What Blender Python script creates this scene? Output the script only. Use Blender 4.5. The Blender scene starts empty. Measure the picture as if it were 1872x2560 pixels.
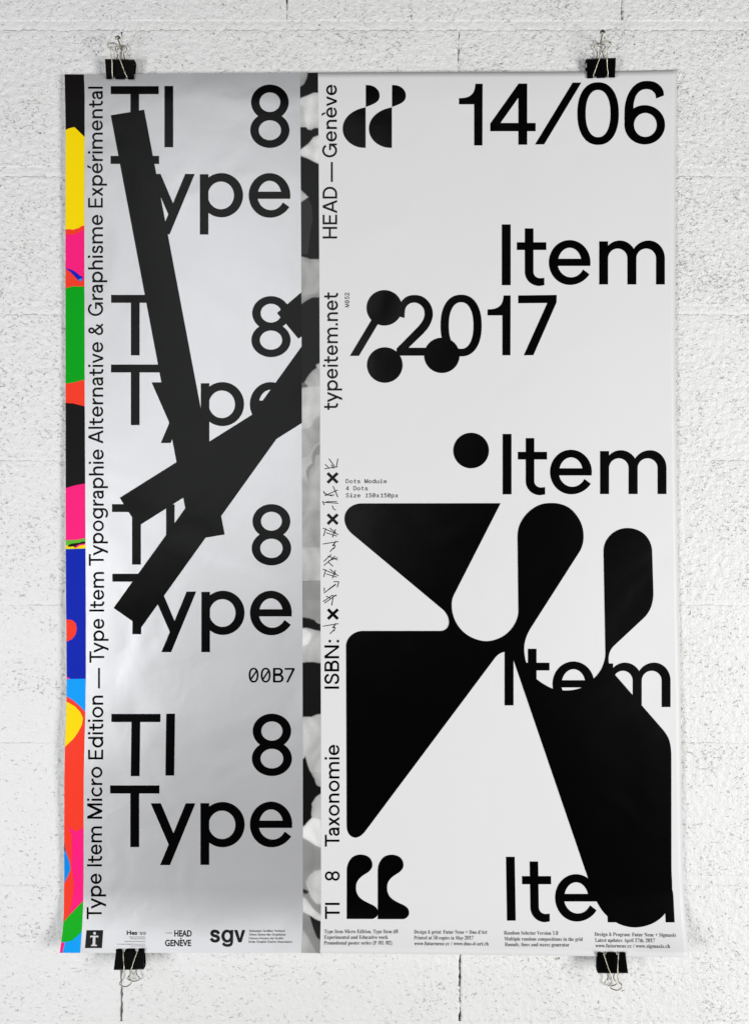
import bpy, math, random
import numpy as np
from mathutils import Vector
from mathutils.geometry import delaunay_2d_cdt

S = bpy.context.scene
COL = S.collection
random.seed(7)

# ------------------------------------------------------------------ camera, light, exposure
K = 1710.0          # photograph pixels per metre on the wall's face
D = 1.35            # metres from the lens to the wall
CX, CY = 936.0, 1280.0
HC = 1.45           # height of the lens above the floor

cam = bpy.data.cameras.new('camera')
cam.sensor_fit = 'VERTICAL'
cam.sensor_height = 24.0
cam.angle_y = 2 * math.atan((1280.0 / K) / D)
cam.clip_start = 0.01
cam.clip_end = 50
camo = bpy.data.objects.new('camera', cam)
COL.objects.link(camo)
camo.location = (0, -D, HC)
camo.rotation_euler = (math.radians(90), 0, 0)
S.camera = camo

w = bpy.data.worlds.new('World')
S.world = w
w.use_nodes = True
bg = w.node_tree.nodes['Background']
bg.inputs[0].default_value = (0.97, 0.98, 1.0, 1)
bg.inputs[1].default_value = 0.022

def area(name, loc, target, sx, sy, power, color=(1, 1, 1)):
    l = bpy.data.lights.new(name, 'AREA')
    l.shape = 'RECTANGLE'
    l.size, l.size_y = sx, sy
    l.energy = power
    l.color = color
    o = bpy.data.objects.new(name, l)
    COL.objects.link(o)
    o.location = loc
    o.rotation_euler = (Vector(target) - Vector(loc)).to_track_quat('-Z', 'Y').to_euler()
    return o

# a tall soft window to the right of the wall, and a softer one behind the photographer
area('window_light', (2.5, -2.1, HC - 0.58), (0.2, 0, HC - 0.2), 1.0, 1.5, 84, (1, 0.995, 0.98))
area('side_light', (-2.3, -2.1, HC - 0.70), (-0.1, 0, HC - 0.15), 1.0, 1.2, 51, (0.98, 0.99, 1.0))
area('back_light', (-0.70, -3.0, HC + 0.76), (-0.1, 0, HC), 1.5, 2.1, 14.2, (0.97, 0.985, 1.0))

S.view_settings.view_transform = 'Standard'
S.view_settings.look = 'None'
S.view_settings.exposure = 0.08
S.view_settings.gamma = 1.0

# ------------------------------------------------------------------ helpers
def unproj(px, py, d):
    """the point d metres in front of the wall that the photograph shows at (px, py)"""
    k = (D - d) / D / K
    return ((px - CX) * k, -d, HC - (py - CY) * k)

def link(name, me, mat=None, parent=None, loc=None, smooth=True):
    o = bpy.data.objects.new(name, me)
    COL.objects.link(o)
    if mat is not None:
        me.materials.append(mat)
    if parent is not None:
        o.parent = parent
    if loc is not None:
        o.location = loc
    if smooth and len(me.polygons):
        me.polygons.foreach_set('use_smooth', [True] * len(me.polygons))
    return o

def thing(name, label, cat, loc=(0, 0, 0), group=None):
    o = bpy.data.objects.new(name, None)
    COL.objects.link(o)
    o.empty_display_size = 0.02
    o.location = loc
    o['label'] = label
    o['category'] = cat
    if group:
        o['group'] = group
    return o

def rebase(me, loc):
    me.transform(__import__('mathutils').Matrix.Translation(-Vector(loc)))

class N:
    """short hand for node trees"""
    def __init__(self, name):
        self.m = bpy.data.materials.new(name)
        self.m.use_nodes = True
        self.t = self.m.node_tree
        self.b = self.t.nodes['Principled BSDF']
        self.out = self.t.nodes['Material Output']
    def n(self, kind, **kw):
        x = self.t.nodes.new(kind)
        for k, v in kw.items():
            if k.startswith('i_'):
                key = k[2:]
                key = int(key) if key.isdigit() else key
                x.inputs[key].default_value = v
            else:
                setattr(x, k, v)
        return x
    def l(self, a, b):
        self.t.links.new(a, b)
    def math(self, op, a, b=None, clamp=False):
        x = self.n('ShaderNodeMath', operation=op, use_clamp=clamp)
        for i, v in enumerate((a, b)):
            if v is None:
                continue
            if isinstance(v, (int, float)):
                x.inputs[i].default_value = v
            else:
                self.l(v, x.inputs[i])
        return x.outputs[0]
    def ramp(self, v, a, b, c=0.0, d=1.0):
        x = self.n('ShaderNodeMapRange', interpolation_type='SMOOTHSTEP')
        x.inputs[1].default_value = a
        x.inputs[2].default_value = b
        x.inputs[3].default_value = c
        x.inputs[4].default_value = d
        self.l(v, x.inputs[0])
        return x.outputs[0]
    def mixc(self, f, a, b):
        x = self.n('ShaderNodeMix', data_type='RGBA')
        if isinstance(f, (int, float)):
            x.inputs[0].default_value = f
        else:
            self.l(f, x.inputs[0])
        for i, v in ((6, a), (7, b)):
            if isinstance(v, tuple):
                x.inputs[i].default_value = v if len(v) == 4 else v + (1,)
            else:
                self.l(v, x.inputs[i])
        return x.outputs[2]
    def noise(self, vec, scale, detail=2, rough=0.5, dist=0.0):
        x = self.n('ShaderNodeTexNoise')
        x.inputs['Scale'].default_value = scale
        x.inputs['Detail'].default_value = detail
        x.inputs['Roughness'].default_value = rough
        x.inputs['Distortion'].default_value = dist
        if vec is not None:
            self.l(vec, x.inputs['Vector'])
        return x.outputs['Fac']

def pos(n):
    return n.n('ShaderNodeNewGeometry').outputs['Position']

def paper_like(name, color, rough, metallic=0.0, spec=0.4, grain=0.03, mottle=0.0, crinkle=0.3):
    n = N(name)
    p = pos(n)
    g = n.noise(p, 1500, 2, 0.6)
    v = n.ramp(g, 0.3, 0.7, 1 - grain, 1 + grain)
    c = n.n('ShaderNodeMix', data_type='RGBA', blend_type='MULTIPLY')
    c.inputs[0].default_value = 1
    c.inputs[6].default_value = color + (1,)
    cc = n.n('ShaderNodeCombineColor')
    for i in range(3):
        n.l(v, cc.inputs[i])
    n.l(cc.outputs[0], c.inputs[7])
    n.l(c.outputs[2], n.b.inputs['Base Color'])
    n.b.inputs['Roughness'].default_value = rough
    n.b.inputs['Metallic'].default_value = metallic
    n.b.inputs['Specular IOR Level'].default_value = spec
    bump = n.n('ShaderNodeBump')
    bump.inputs['Strength'].default_value = 0.25
    bump.inputs['Distance'].default_value = 0.00005
    n.l(g, bump.inputs['Height'])
    last = bump
    if mottle:
        for sc, ds, dist, det in ((9, 1.6, 0.8, 1.0), (30, crinkle, 1.0, 2.0)):
            m = n.noise(p, sc, det, 0.4, dist)
            b2 = n.n('ShaderNodeBump')
            b2.inputs['Strength'].default_value = 1.0
            b2.inputs['Distance'].default_value = mottle * ds
            n.l(m, b2.inputs['Height'])
            n.l(last.outputs[0], b2.inputs['Normal'])
            last = b2
    n.l(last.outputs[0], n.b.inputs['Normal'])
    return n.m

M_PAPER = paper_like('coated_paper', (0.775, 0.77, 0.78), 0.5, spec=0.35, grain=0.012, mottle=0.0010, crinkle=0.12)
M_SILVER = paper_like('silver_ink', (0.77, 0.77, 0.785), 0.385, metallic=0.62, grain=0.035, mottle=0.0014, crinkle=0.17)
M_INK = paper_like('black_ink', (0.0007, 0.0007, 0.0008), 0.23, spec=0.205, grain=0.25, mottle=0.0011, crinkle=0.10)
M_INKS = paper_like('small_text_ink', (0.03, 0.03, 0.032), 0.5, spec=0.4, grain=0.1)

_cm = {}
def colour_ink(c, mottled=False):
    key = tuple(round(x, 4) for x in c)
    if key not in _cm:
        _cm[key] = paper_like('printed_ink', tuple(c), 0.4, spec=0.10, grain=0.03)
    return _cm[key]

def srgb(r, g, b):
    f = lambda c: ((c / 255 + 0.055) / 1.055) ** 2.4 if c > 10 else c / 255 / 12.92
    return (f(r), f(g), f(b))

# ------------------------------------------------------------------ the hanging sheet's shape
def lin(pts):
    xs = np.array([p[0] for p in pts], float)
    ys = np.array([p[1] for p in pts], float)
    return lambda v: np.interp(v, xs, ys)

def smooth01(t):
    t = np.clip(t, 0, 1)
    return t * t * (3 - 2 * t)

def depth(x, y):
    """metres the paper stands off the wall at photograph pixel (x, y)"""
    x = np.asarray(x, float)
    y = np.asarray(y, float)
    d = 0.0105 + 0 * x
    d = d - 0.0034 * smooth01((460 - x) / 310) * smooth01((2100 - y) / 800)
    d = d - 0.0060 * smooth01((x - 1300) / 420) * smooth01((2200 - y) / 700)
    d = d - 0.0068 * smooth01((y - 1780) / 420) * (1 - 0.3 * smooth01((x - 1300) / 400))
    # lower left third bellies outwards below a soft crease
    d = d + 0.003 * smooth01((y - 1690) / 230) * smooth01((700 - x) / 520)
    # the lower edge curls forward, most at the free corners
    e = np.clip((y - 2226) / 156, 0, 1.1) ** 1.8
    d = d + e * (0.0175 + 0.004 * smooth01((330 - x) / 180) + 0.007 * smooth01((x - 1560) / 150))
    # and a small roll backwards along the top edge
    t = np.clip((262 - y) / 80, 0, 1.2) ** 2
    d = d - t * 0.0022
    # slow waves
    d = d + 0.0007 * np.sin(x / 171.0 + 0.6) * np.sin(y / 263.0 + 1.1)
    d = d + 0.0005 * np.sin(y / 158.0 - x / 420.0 + 0.4)
    return d

def sheet_pt(x, y, off):
    d = depth(x, y) + off
    k = (D - d) / D / K
    return np.stack([(x - CX) * k, -d, HC - (y - CY) * k], axis=-1)

def sheet_nrm(x, y):
    h = 2.0
    a = sheet_pt(x + h, y, 0) - sheet_pt(x - h, y, 0)
    b = sheet_pt(x, y - h, 0) - sheet_pt(x, y + h, 0)
    n = np.cross(a, b)
    n /= np.linalg.norm(n, axis=-1, keepdims=True)
    return n

ORG = Vector(unproj(927, 180, 0.0105))       # the poster hangs from its top edge

def sheet_mesh(name, xy, faces, off, mat, parent, flip=False):
    xy = np.asarray(xy, float)
    co = sheet_pt(xy[:, 0], xy[:, 1], off) - np.array(ORG)
    nr = sheet_nrm(xy[:, 0], xy[:, 1])
    me = bpy.data.meshes.new(name)
    out = []
    for f in faces:
        a, b, c = (co[i] for i in f[:3])
        nn = np.cross(b - a, c - a)
        out.append(tuple(f) if nn @ nr[f[0]] >= 0 else tuple(reversed(f)))
    me.from_pydata(co.tolist(), [], out)
    me.update()
    o = link(name, me, mat, parent)
    me.normals_split_custom_set_from_vertices(nr.tolist())
    return o

def grid_panel(name, xl, xr, yt, yb, nu, nv, off, mat, parent, thick=0.0):
    us = np.linspace(0, 1, nu)
    vs = np.linspace(0, 1, nv)
    pts = []
    for v in vs:
        for u in us:
            y = 185 + v * 2200
            for _ in range(3):
                x = xl(y) * (1 - u) + xr(y) * u
                y = yt(x) * (1 - v) + yb(x) * v
            pts.append((x, y))
    f = []
    for j in range(nv - 1):
        for i in range(nu - 1):
            a = j * nu + i
            f.append((a, a + 1, a + nu + 1, a + nu))
    o = sheet_mesh(name, pts, f, off, mat, parent)
    if thick:
        m = o.modifiers.new('thickness', 'SOLIDIFY')
        m.thickness = thick
        m.offset = -1
    return o

LEFT = lin([(180, 162.1), (320, 164.9), (620, 164.4), (1000, 164.8), (1300, 165), (1500, 165.7), (1560, 166.5), (1690, 167.5),
            (1740, 167), (1800, 165.6), (1865, 163.2), (1950, 161.6), (2120, 161.3), (2190, 161.4), (2280, 160.4), (2310, 159), (2350, 154.8), (2384, 149.6)])
SL = lin([(180, 210.4), (240, 212.4), (340, 212.3), (600, 211.5), (1000, 212.5), (1200, 213.6), (1400, 214.6), (1560, 215.3), (1690, 215.2),
          (1780, 214), (1860, 212), (1900, 211), (1960, 210), (2100, 209.8), (2200, 209.5), (2260, 208.7), (2320, 205.8), (2384, 201.2)])
SR = lin([(180, 749.9), (400, 751.6), (620, 753), (1000, 754.4), (1300, 755.2), (1600, 756.3), (1960, 757.2), (2270, 757.4), (2310, 756.6), (2384, 753)])
WL = lin([(180, 794.8), (400, 796.8), (600, 797.8), (1000, 799.8), (1400, 800.6), (1600, 801.4), (1800, 802.2), (2130, 802.2), (2270, 802.3), (2384, 800)])
RIGHT = lin([(170, 1691.3), (250, 1690), (400, 1688.4), (600, 1687.5), (900, 1687.4), (1100, 1689.5), (1400, 1694), (1640, 1698.2), (1750, 1700.5), (2000, 1703),
             (2150, 1706), (2230, 1709), (2300, 1713.5), (2394, 1721.5)])
TOP = lin([(150, 185.3), (211, 186.3), (240, 186.3), (450, 184), (795, 181.4), (1130, 179.8), (1380, 179.2), (1600, 176.6), (1692, 173.9)])
BOT = lin([(148, 2382.3), (760, 2382.4), (1000, 2384.5), (1250, 2387.5), (1440, 2390.2), (1722, 2393.5)])

poster = thing('poster', 'large silver and white typographic poster with black letters, hung from black clips on the wall', 'poster', ORG)
paper = grid_panel('paper_sheet', LEFT, RIGHT, TOP, BOT, 120, 150, 0.0, M_PAPER, poster, 0.0003)
paper['label'] = 'white paper of the poster, bare over its wide right part'
L1, L2, L3 = 0.00012, 0.00030, 0.00044
silver = grid_panel('silver_panel', SL, SR, TOP, BOT, 50, 150, L1, M_SILVER, poster)
silver['label'] = 'metallic silver printed panel filling the left half'
band = grid_panel('colour_band', LEFT, SL, TOP, BOT, 8, 150, L1, colour_ink(srgb(250, 62, 40)), poster)
band['label'] = 'narrow multicoloured band along the left edge'
photo = grid_panel('photo_band', SR, WL, TOP, BOT, 8, 150, L1, colour_ink((0.42, 0.42, 0.42)), poster)
photo['label'] = 'narrow black and white photographic band between silver and white'

# ------------------------------------------------------------------ outlines and strokes
def ccw(p):
    a = sum(p[i][0] * p[(i + 1) % len(p)][1] - p[(i + 1) % len(p)][0] * p[i][1] for i in range(len(p)))
    return p if a > 0 else p[::-1]

def crom(p, q, t, n=6):
    """Catmull-Rom points of an open chain"""
    return p

def smooth_chain(pts, closed=False, n=6, straight=1e9, corners=()):
    """a curve through the points; segments longer than `straight` stay straight and their ends keep the line's direction"""
    m = len(pts)
    P = [np.array(p, float) for p in pts]
    def seg(i):
        return P[(i + 1) % m] - P[i % m]
    tang = []
    for i in range(m):
        prev = seg(i - 1) if (closed or i > 0) else None
        nxt = seg(i) if (closed or i < m - 1) else None
        tang.append((prev, nxt))
    out = []
    last = m if closed else m - 1
    for i in range(last):
        j = (i + 1) % m
        s = P[j] - P[i]
        L = np.linalg.norm(s)
        out.append(tuple(P[i]))
        if L > straight or L < 1e-9:
            continue
        def tan(k, incoming):
            pr, nx = tang[k]
            if k in corners or pr is None or nx is None:
                return s
            lp, ln = np.linalg.norm(pr), np.linalg.norm(nx)
            if lp > straight:
                return pr / lp * L
            if ln > straight:
                return nx / ln * L
            d = pr / lp * ln + nx / ln * lp
            return d / max(np.linalg.norm(d), 1e-9) * L
        t0, t1 = tan(i, False), tan(j, True)
        for k in range(1, n):
            t = k / n
            h00 = 2 * t ** 3 - 3 * t ** 2 + 1
            h10 = t ** 3 - 2 * t ** 2 + t
            h01 = -2 * t ** 3 + 3 * t ** 2
            h11 = t ** 3 - t ** 2
            out.append(tuple(h00 * P[i] + h10 * t0 + h01 * P[j] + h11 * t1))
    if not closed:
        out.append(tuple(P[-1]))
    return out

def stroke(pts, wd, curve=True, n=6):
    """a line of width wd drawn along the points, as one outline"""
    p = smooth_chain(pts, n=n) if curve and len(pts) > 2 else [tuple(map(float, q)) for q in pts]
    L, R = [], []
    for i in range(len(p)):
        a = np.array(p[max(i - 1, 0)]); b = np.array(p[min(i + 1, len(p) - 1)])
        t = (b - a) / np.linalg.norm(b - a)
        nn = np.array([-t[1], t[0]]) * wd / 2
        L.append(tuple(np.array(p[i]) + nn)); R.append(tuple(np.array(p[i]) - nn))
    return [[L[i], L[i + 1], R[i + 1], R[i]] for i in range(len(p) - 1)]

def rect(x0, y0, x1, y1):
    return [[(x0, y0), (x1, y0), (x1, y1), (x0, y1)]]

def ell(cx, cy, rx, ry, a0, a1, n=40, e=2.0):
    o = []
    for i in range(n + 1):
        a = math.radians(a0 + (a1 - a0) * i / n)
        c, s = math.cos(a), math.sin(a)
        o.append((cx + rx * math.copysign(abs(c) ** (2 / e), c), cy + ry * math.copysign(abs(s) ** (2 / e), s)))
    return o

def arcring(oc, orr, ic, irr, a0, a1, n=40, e=2.0):
    A = ell(oc[0], oc[1], orr[0], orr[1], a0, a1, n, e)
    B = ell(ic[0], ic[1], irr[0], irr[1], a0, a1, n, e)
    return [[A[i], A[i + 1], B[i + 1], B[i]] for i in range(n)]

def ring(oc, orr, ic=None, irr=None, n=56, e=2.0):
    return arcring(oc, orr, ic or oc, irr, 0, 360, n, e)

SW = 0.142
def g_e(dx=0):
    A = ell(.3418, .367, .3418, .369, -9, 270, 48) + ell(.3418, .367, .381, .370, 270, 328.5, 16)[1:]
    B = ell(.365, .366, .222, .243, 331, 180, 30) + ell(.343, .366, .194, .243, 180, -13, 34)
    return [A + [(.567, .249)] + B] + rect(.10, .310, .60, .429) + [[(.53, .31), (.6790, .31), (.6836, .38), (.6, .429), (.53, .429)]]

def arch(xo, rl, rr, cy, ry, ix, irx, iry):
    A = ell(xo, cy, rl, ry, 180, 90, 14) + ell(xo, cy, rr, ry, 90, 0, 14)[1:]
    B = ell(ix, cy, irx, iry, 180, 90, 14) + ell(ix, cy, irx, iry, 90, 0, 14)[1:]
    return [[A[i], A[i + 1], B[i + 1], B[i]] for i in range(len(A) - 1)]

def g_n():
    return rect(0, 0, .145, .71) + arch(.338, .27, .272, .431, .293, .304, .159, .159) + rect(.463, 0, .61, .4312)

def tri(*p):
    return [list(p)]

GL = {
    'T': lambda: rect(0, .869, .782, 1) + rect(.3205, 0, .4615, .8691),
    'I': lambda: rect(0, 0, .141, 1),
    '8': lambda: ring((.3205, .2775), (.3205, .285), (.3205, .2775), (.182, .160)) + ring((.3205, .7285), (.3075, .285), (.3205, .7285), (.1695, .157)),
    'y': lambda: [[(.367, .223), (.566, .705), (.722, .705), (.311, -.29), (.151, -.29), (.29, .041), (.0, .705), (.164, .705)]],
    'p': lambda: rect(0, -.289, .142, .711) + ring((.3575, .363), (.3575, .367), (.3486, .3596), (.2158, .2295)),
    'e': g_e,
    'm': lambda: g_n() + arch(.815, .29, .263, .431, .293, .772, .162, .159) + rect(.934, 0, 1.078, .4312),
    'n': g_n,
    'h': lambda: g_n() + rect(0, .6, .145, 1),
    't': lambda: [[(.131, .93), (.131, .215)] + ell(.37, .215, .239, .232, 180, 270, 14)[1:] + [(.451, -.004), (.451, .118)] + ell(.385, .215, .113, .103, 270, 180, 12) + [(.272, .93)]] + rect(0, .575, .483, .702),
    '1': lambda: [smooth_chain([(0, .766), (.107, .776), (.176, .803), (.231, .858), (.256, .927), (.267, 1)]) + [(.382, 1), (.378, 0), (.245, 0), (.245, .666), (0, .666)]],
    '4': lambda: rect(.458, 0, .602, 1) + rect(0, .22, .74, .356) + [[(0, .346), (.163, .35), (.458, .768), (.53, 1), (.463, 1)]],
    '0': lambda: ring((.338, .5), (.338, .512), (.338, .5), (.203, .386), e=2.25),
    '6': lambda: ring((.331, .305), (.331, .321), (.341, .303), (.186, .195)) + [[((x - 850) / 722, (890 - y) / 722) for x, y in
         smooth_chain([(850, 600), (851, 530), (853, 470), (870, 380), (905, 290), (960, 215), (1030, 168), (1125, 153), (1215, 170), (1275, 215), (1308, 270), (1315, 325)], n=4)
         + smooth_chain([(1224, 360), (1213, 310), (1180, 270), (1118, 250), (1050, 262), (1000, 305), (965, 390), (953, 508)], n=4) + [(960, 640), (860, 700), (852, 640)]]],
    'o': lambda: ring((.36, .355), (.36, .368), (.36, .355), (.222, .238)),
    'i': lambda: rect(0, 0, .141, .71) + rect(-.005, .855, .146, 1.01),
    'l': lambda: rect(0, 0, .141, 1),
    'r': lambda: rect(0, 0, .142, .711) + [smooth_chain([(.10, .50), (.17, .63), (.27, .70), (.42, .722)], n=4) + smooth_chain([(.42, .588), (.29, .568), (.19, .49), (.142, .36)], n=4) + [(.10, .36)]],
    'c': lambda: arcring((.345, .355), (.345, .368), (.345, .355), (.205, .236), 38, 322),
    'd': lambda: rect(.573, 0, .715, 1) + ring((.3575, .355), (.3575, .367), (.3664, .355), (.2158, .2295)),
    'g': lambda: rect(.573, 0, .715, .711) + ring((.3575, .37), (.3575, .355), (.3664, .37), (.2158, .225)) + arcring((.3575, .0), (.3575, .30), (.3575, .0), (.2155, .168), 2, -148, 26),
    'a': lambda: stroke([(.075, .49), (.13, .60), (.27, .655), (.42, .605), (.475, .46), (.477, .30), (.477, .0)], .138) + stroke([(.475, .40), (.30, .375), (.14, .33), (.075, .21), (.13, .09), (.26, .057), (.41, .12), (.475, .25)], .13) + rect(.477, 0, .56, .12),
    's': lambda: stroke([(.455, .52), (.39, .62), (.26, .655), (.12, .605), (.09, .51), (.15, .42), (.28, .37), (.42, .31), (.465, .20), (.405, .09), (.255, .055), (.11, .10), (.055, .205)], .135),
    'S': lambda: stroke([(.585, .71), (.51, .87), (.33, .94), (.16, .875), (.10, .74), (.17, .60), (.34, .52), (.53, .43), (.59, .27), (.51, .11), (.33, .055), (.14, .12), (.07, .29)], .138),
    'G': lambda: arcring((.45, .5), (.45, .515), (.45, .5), (.31, .383), 36, 345) + rect(.47, .41, .905, .53) + rect(.79, 0, .905, .45),
    'E': lambda: rect(0, 0, .142, 1) + rect(.14, .872, .64, 1) + rect(.14, .44, .60, .565) + rect(.14, 0, .65, .13),
    'H': lambda: rect(0, 0, .142, 1) + rect(.63, 0, .772, 1) + rect(.14, .44, .64, .568),
    'N': lambda: rect(0, 0, .142, 1) + rect(.65, 0, .792, 1) + [[(.0, 1), (.65, 0), (.792, 0), (.16, 1)]],
    'M': lambda: rect(0, 0, .142, 1) + rect(.86, 0, 1.0, 1) + [[(0, 1), (.435, 0), (.56, 0), (.57, .15), (.17, 1)]] + [[(1.0, 1), (.83, 1), (.43, .15), (.44, 0), (.565, 0)]],
    'A': lambda: [[(0, 0), (.15, 0), (.515, 1), (.365, 1)]] + [[(.88, 0), (.73, 0), (.365, 1), (.515, 1)]] + rect(.2, .24, .68, .365),
    'B': lambda: rect(0, 0, .142, 1) + [[(.14, .5), (.14, .63), (.36, .63)] + ell(.36, .753, .12, .123, -90, 90, 14) + [(.14, .876), (.14, 1), (.36, 1)] + ell(.36, .75, .26, .25, 90, -60, 20)]
         + [[(.14, 0), (.14, .126), (.39, .126)] + ell(.39, .283, .13, .157, -90, 90, 14) + [(.14, .44), (.14, .565), (.39, .565)] + ell(.39, .283, .275, .283, 90, -90, 22)],
    'D': lambda: rect(0, 0, .142, 1) + [[(.14, 0), (.14, .13), (.33, .13)] + ell(.33, .5, .31, .37, -90, 90, 26) + [(.14, .87), (.14, 1), (.33, 1)] + ell(.33, .5, .455, .5, 90, -90, 30)],
    'x': lambda: [[(0, 0), (.165, 0), (.60, .71), (.435, .71)]] + [[(.62, 0), (.455, 0), (.02, .71), (.185, .71)]],
    'v': lambda: [[(.26, 0), (.40, 0), (.66, .71), (.51, .71), (.33, .19), (.15, .71), (0, .71)]],
    '&': lambda: stroke([(.78, .02), (.60, .20), (.28, .58), (.19, .70), (.19, .83), (.32, .935), (.46, .86), (.47, .72), (.36, .61), (.17, .45), (.07, .27), (.13, .11), (.32, .055), (.52, .13), (.66, .30), (.72, .46)], .135),
    '.': lambda: rect(0, 0, .155, .155),
    ':': lambda: rect(0, 0, .155, .155) + rect(0, .555, .155, .71),
    '-': lambda: rect(0, .29, 1.38, .42),
}
GL['é'] = lambda: g_e() + [[(.31, .80), (.42, .80), (.56, 1.05), (.41, 1.05)]]
GL['è'] = lambda: g_e() + [[(.37, .80), (.26, .80), (.12, 1.05), (.27, 1.05)]]
_gc = {}
def glyph(c):
    if c not in _gc:
        _gc[c] = [ccw(p) for p in GL[c]()]
    return _gc[c]
BEAR = {}
for c in 'TyvAx': BEAR[c] = (.012, .012)
for c in 'oecg8&SsGéèa': BEAR[c] = (.062, .062)
BEAR['a'] = (.055, .085)
BEAR['G'] = (.062, .09)
BEAR['p'] = (.10, .062); BEAR['d'] = (.062, .10); BEAR['g'] = (.062, .10); BEAR['D'] = (.10, .06); BEAR['B'] = (.10, .06)
BEAR['r'] = (.10, .0); BEAR['t'] = (.02, .03); BEAR['-'] = (.18, .18); BEAR['T'] = (.02, .0)
BEAR['.'] = (.08, .08); BEAR[':'] = (.12, .1); BEAR['8'] = (.07, .07)

def bbox(polys):
    xs = [p[0] for q in polys for p in q]
    ys = [p[1] for q in polys for p in q]
    return min(xs), min(ys), max(xs), max(ys)

def put(c, x0, y0, x1, y1, skew=0.0):
    """a letter drawn to fill a box on the sheet (y down)"""
    g = glyph(c)
    a, b, cc, d = bbox(g)
    sx, sy = (x1 - x0) / (cc - a), (y1 - y0) / (d - b)
    return [[(x0 + (p[0] - a) * sx + skew * ((y0 + y1) / 2 - (y1 - (p[1] - b) * sy)), y1 - (p[1] - b) * sy) for p in q] for q in g]

def base_put(c, x0, base, cap, xs=1.0, skew=0.0):
    return [[(x0 + p[0] * cap * xs + skew * p[1] * cap, base - p[1] * cap) for p in q] for q in glyph(c)]

def print_shape(name, polys, off, mat, parent, grid=None, label=None, eps=1e-4):
    """ink lying on the sheet: the union of the outlines, cut along a grid so that it follows the paper's curve"""
    V, F, Ed = [], [], []
    for q in polys:
        q = ccw(q)
        k = len(V)
        V.extend(q)
        F.append(list(range(k, k + len(q))))
    if grid:
        x0 = min(p[0] for p in V) - 1; x1 = max(p[0] for p in V) + 1
        y0 = min(p[1] for p in V) - 1; y1 = max(p[1] for p in V) + 1
        g = math.ceil(x0 / grid) * grid + 0.137
        while g < x1:
            k = len(V); V += [(g, y0), (g, y1)]; Ed.append((k, k + 1)); g += grid
        g = math.ceil(y0 / grid) * grid + 0.171
        while g < y1:
            k = len(V); V += [(x0, g), (x1, g)]; Ed.append((k, k + 1)); g += grid
    r = delaunay_2d_cdt([Vector(p) for p in V], Ed, F, 0, eps, True)
    vs, fs, of = r[0], r[2], r[5]
    keep = [f for f, o in zip(fs, of) if len(o)]
    used = sorted({i for f in keep for i in f})
    ix = {u: i for i, u in enumerate(used)}
    o = sheet_mesh(name, [(vs[u][0], vs[u][1]) for u in used], [[ix[i] for i in f] for f in keep], off, mat, parent)
    if label:
        o['label'] = label
    return o

# ------------------------------------------------------------------ big lettering
G = 14
def word(spec, parent, label, mat=M_INK, off=L2, name='printed_word'):
    polys = []
    for s in spec:
        polys += put(*s)
    return print_shape(name, polys, off, mat, parent, grid=G, label=label)

word([('T', 277.5, 215.3, 397.3, 368.3), ('I', 411.6, 214.9, 433.5, 368.1)], silver, 'topmost TI, half hidden by the long black bar')
word([('8', 625.8, 211.3, 723.9, 369.8)], silver, 'topmost figure 8', name='printed_number')
word([('T', 277.1, 389.7, 398.3, 543), ('y', 376.8, 434.8, 487.3, 586), ('p', 500, 432.6, 607.9, 586.3), ('e', 622, 432.7, 726, 544.2)], silver, 'topmost Type, its T crossed by the long bar')
word([('T', 278.4, 737.2, 399, 888.4), ('I', 412.5, 737.5, 434, 889)], silver, 'second TI down, its I behind the bar')
word([('8', 628.6, 740.3, 726.7, 892.9)], silver, 'second figure 8 down, touched by a black wedge', name='printed_number')
word([('T', 278.2, 911.3, 399, 1062.8), ('y', 379.4, 955.8, 489.9, 1107.5), ('p', 502.3, 955.2, 610.4, 1108), ('e', 624.8, 955.2, 728.8, 1066)], silver, 'second Type down, overlapped by crossing bars')
word([('T', 280.7, 1260.3, 402.7, 1411.5), ('I', 415.7, 1261, 436.9, 1412)], silver, 'third TI down, under the crossing bars')
word([('8', 629.4, 1260.3, 728, 1413.6)], silver, 'third figure 8 down', name='printed_number')
word([('T', 281.6, 1434.4, 403.5, 1585.7), ('y', 380.8, 1478.9, 490.9, 1630.4), ('p', 503.8, 1476.8, 611.7, 1630.4), ('e', 625.2, 1476.8, 729.7, 1588.2)], silver, 'third Type down, its T covered by a bar')
word([('T', 278.2, 1784.8, 400.8, 1940.5, .013), ('I', 415.0, 1784.2, 437.0, 1939, .013)], silver, 'lowest TI, fully clear')
word([('8', 629.9, 1784.2, 729.9, 1940.1)], silver, 'lowest figure 8', name='printed_number')
word([('T', 275.8, 1963.6, 399.1, 2117.8), ('y', 377.3, 2008.3, 488.9, 2162.8), ('p', 501.5, 2004.9, 612, 2162.3), ('e', 625, 2004, 730.7, 2118.3)], silver, 'lowest Type, fully clear')

bars = [[(277.5, 288.2), (360.8, 274.2), (561.9, 1336.3), (478.6, 1350.3)],
        [(299.8, 1244.4), (754.4, 958.8), (754.6, 1057.5), (344.9, 1316)],
        [(284.5, 1520), (753.9, 866.2), (754.4, 1009), (353.6, 1568.5)],
        [(692.6, 782.5), (753.2, 730.8), (753.8, 840.8), (746, 846.7)]]
blabel = ['long steep black bar crossing the silver panel', 'black bar rising to the right from the third TI', 'long black bar from lower left to the photo band', 'small black wedge touching the second figure 8']
for i, b in enumerate(bars):
    print_shape('printed_bar', [b], L3 + i * 0.00006, M_INK, silver, grid=G, label=blabel[i])

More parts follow.
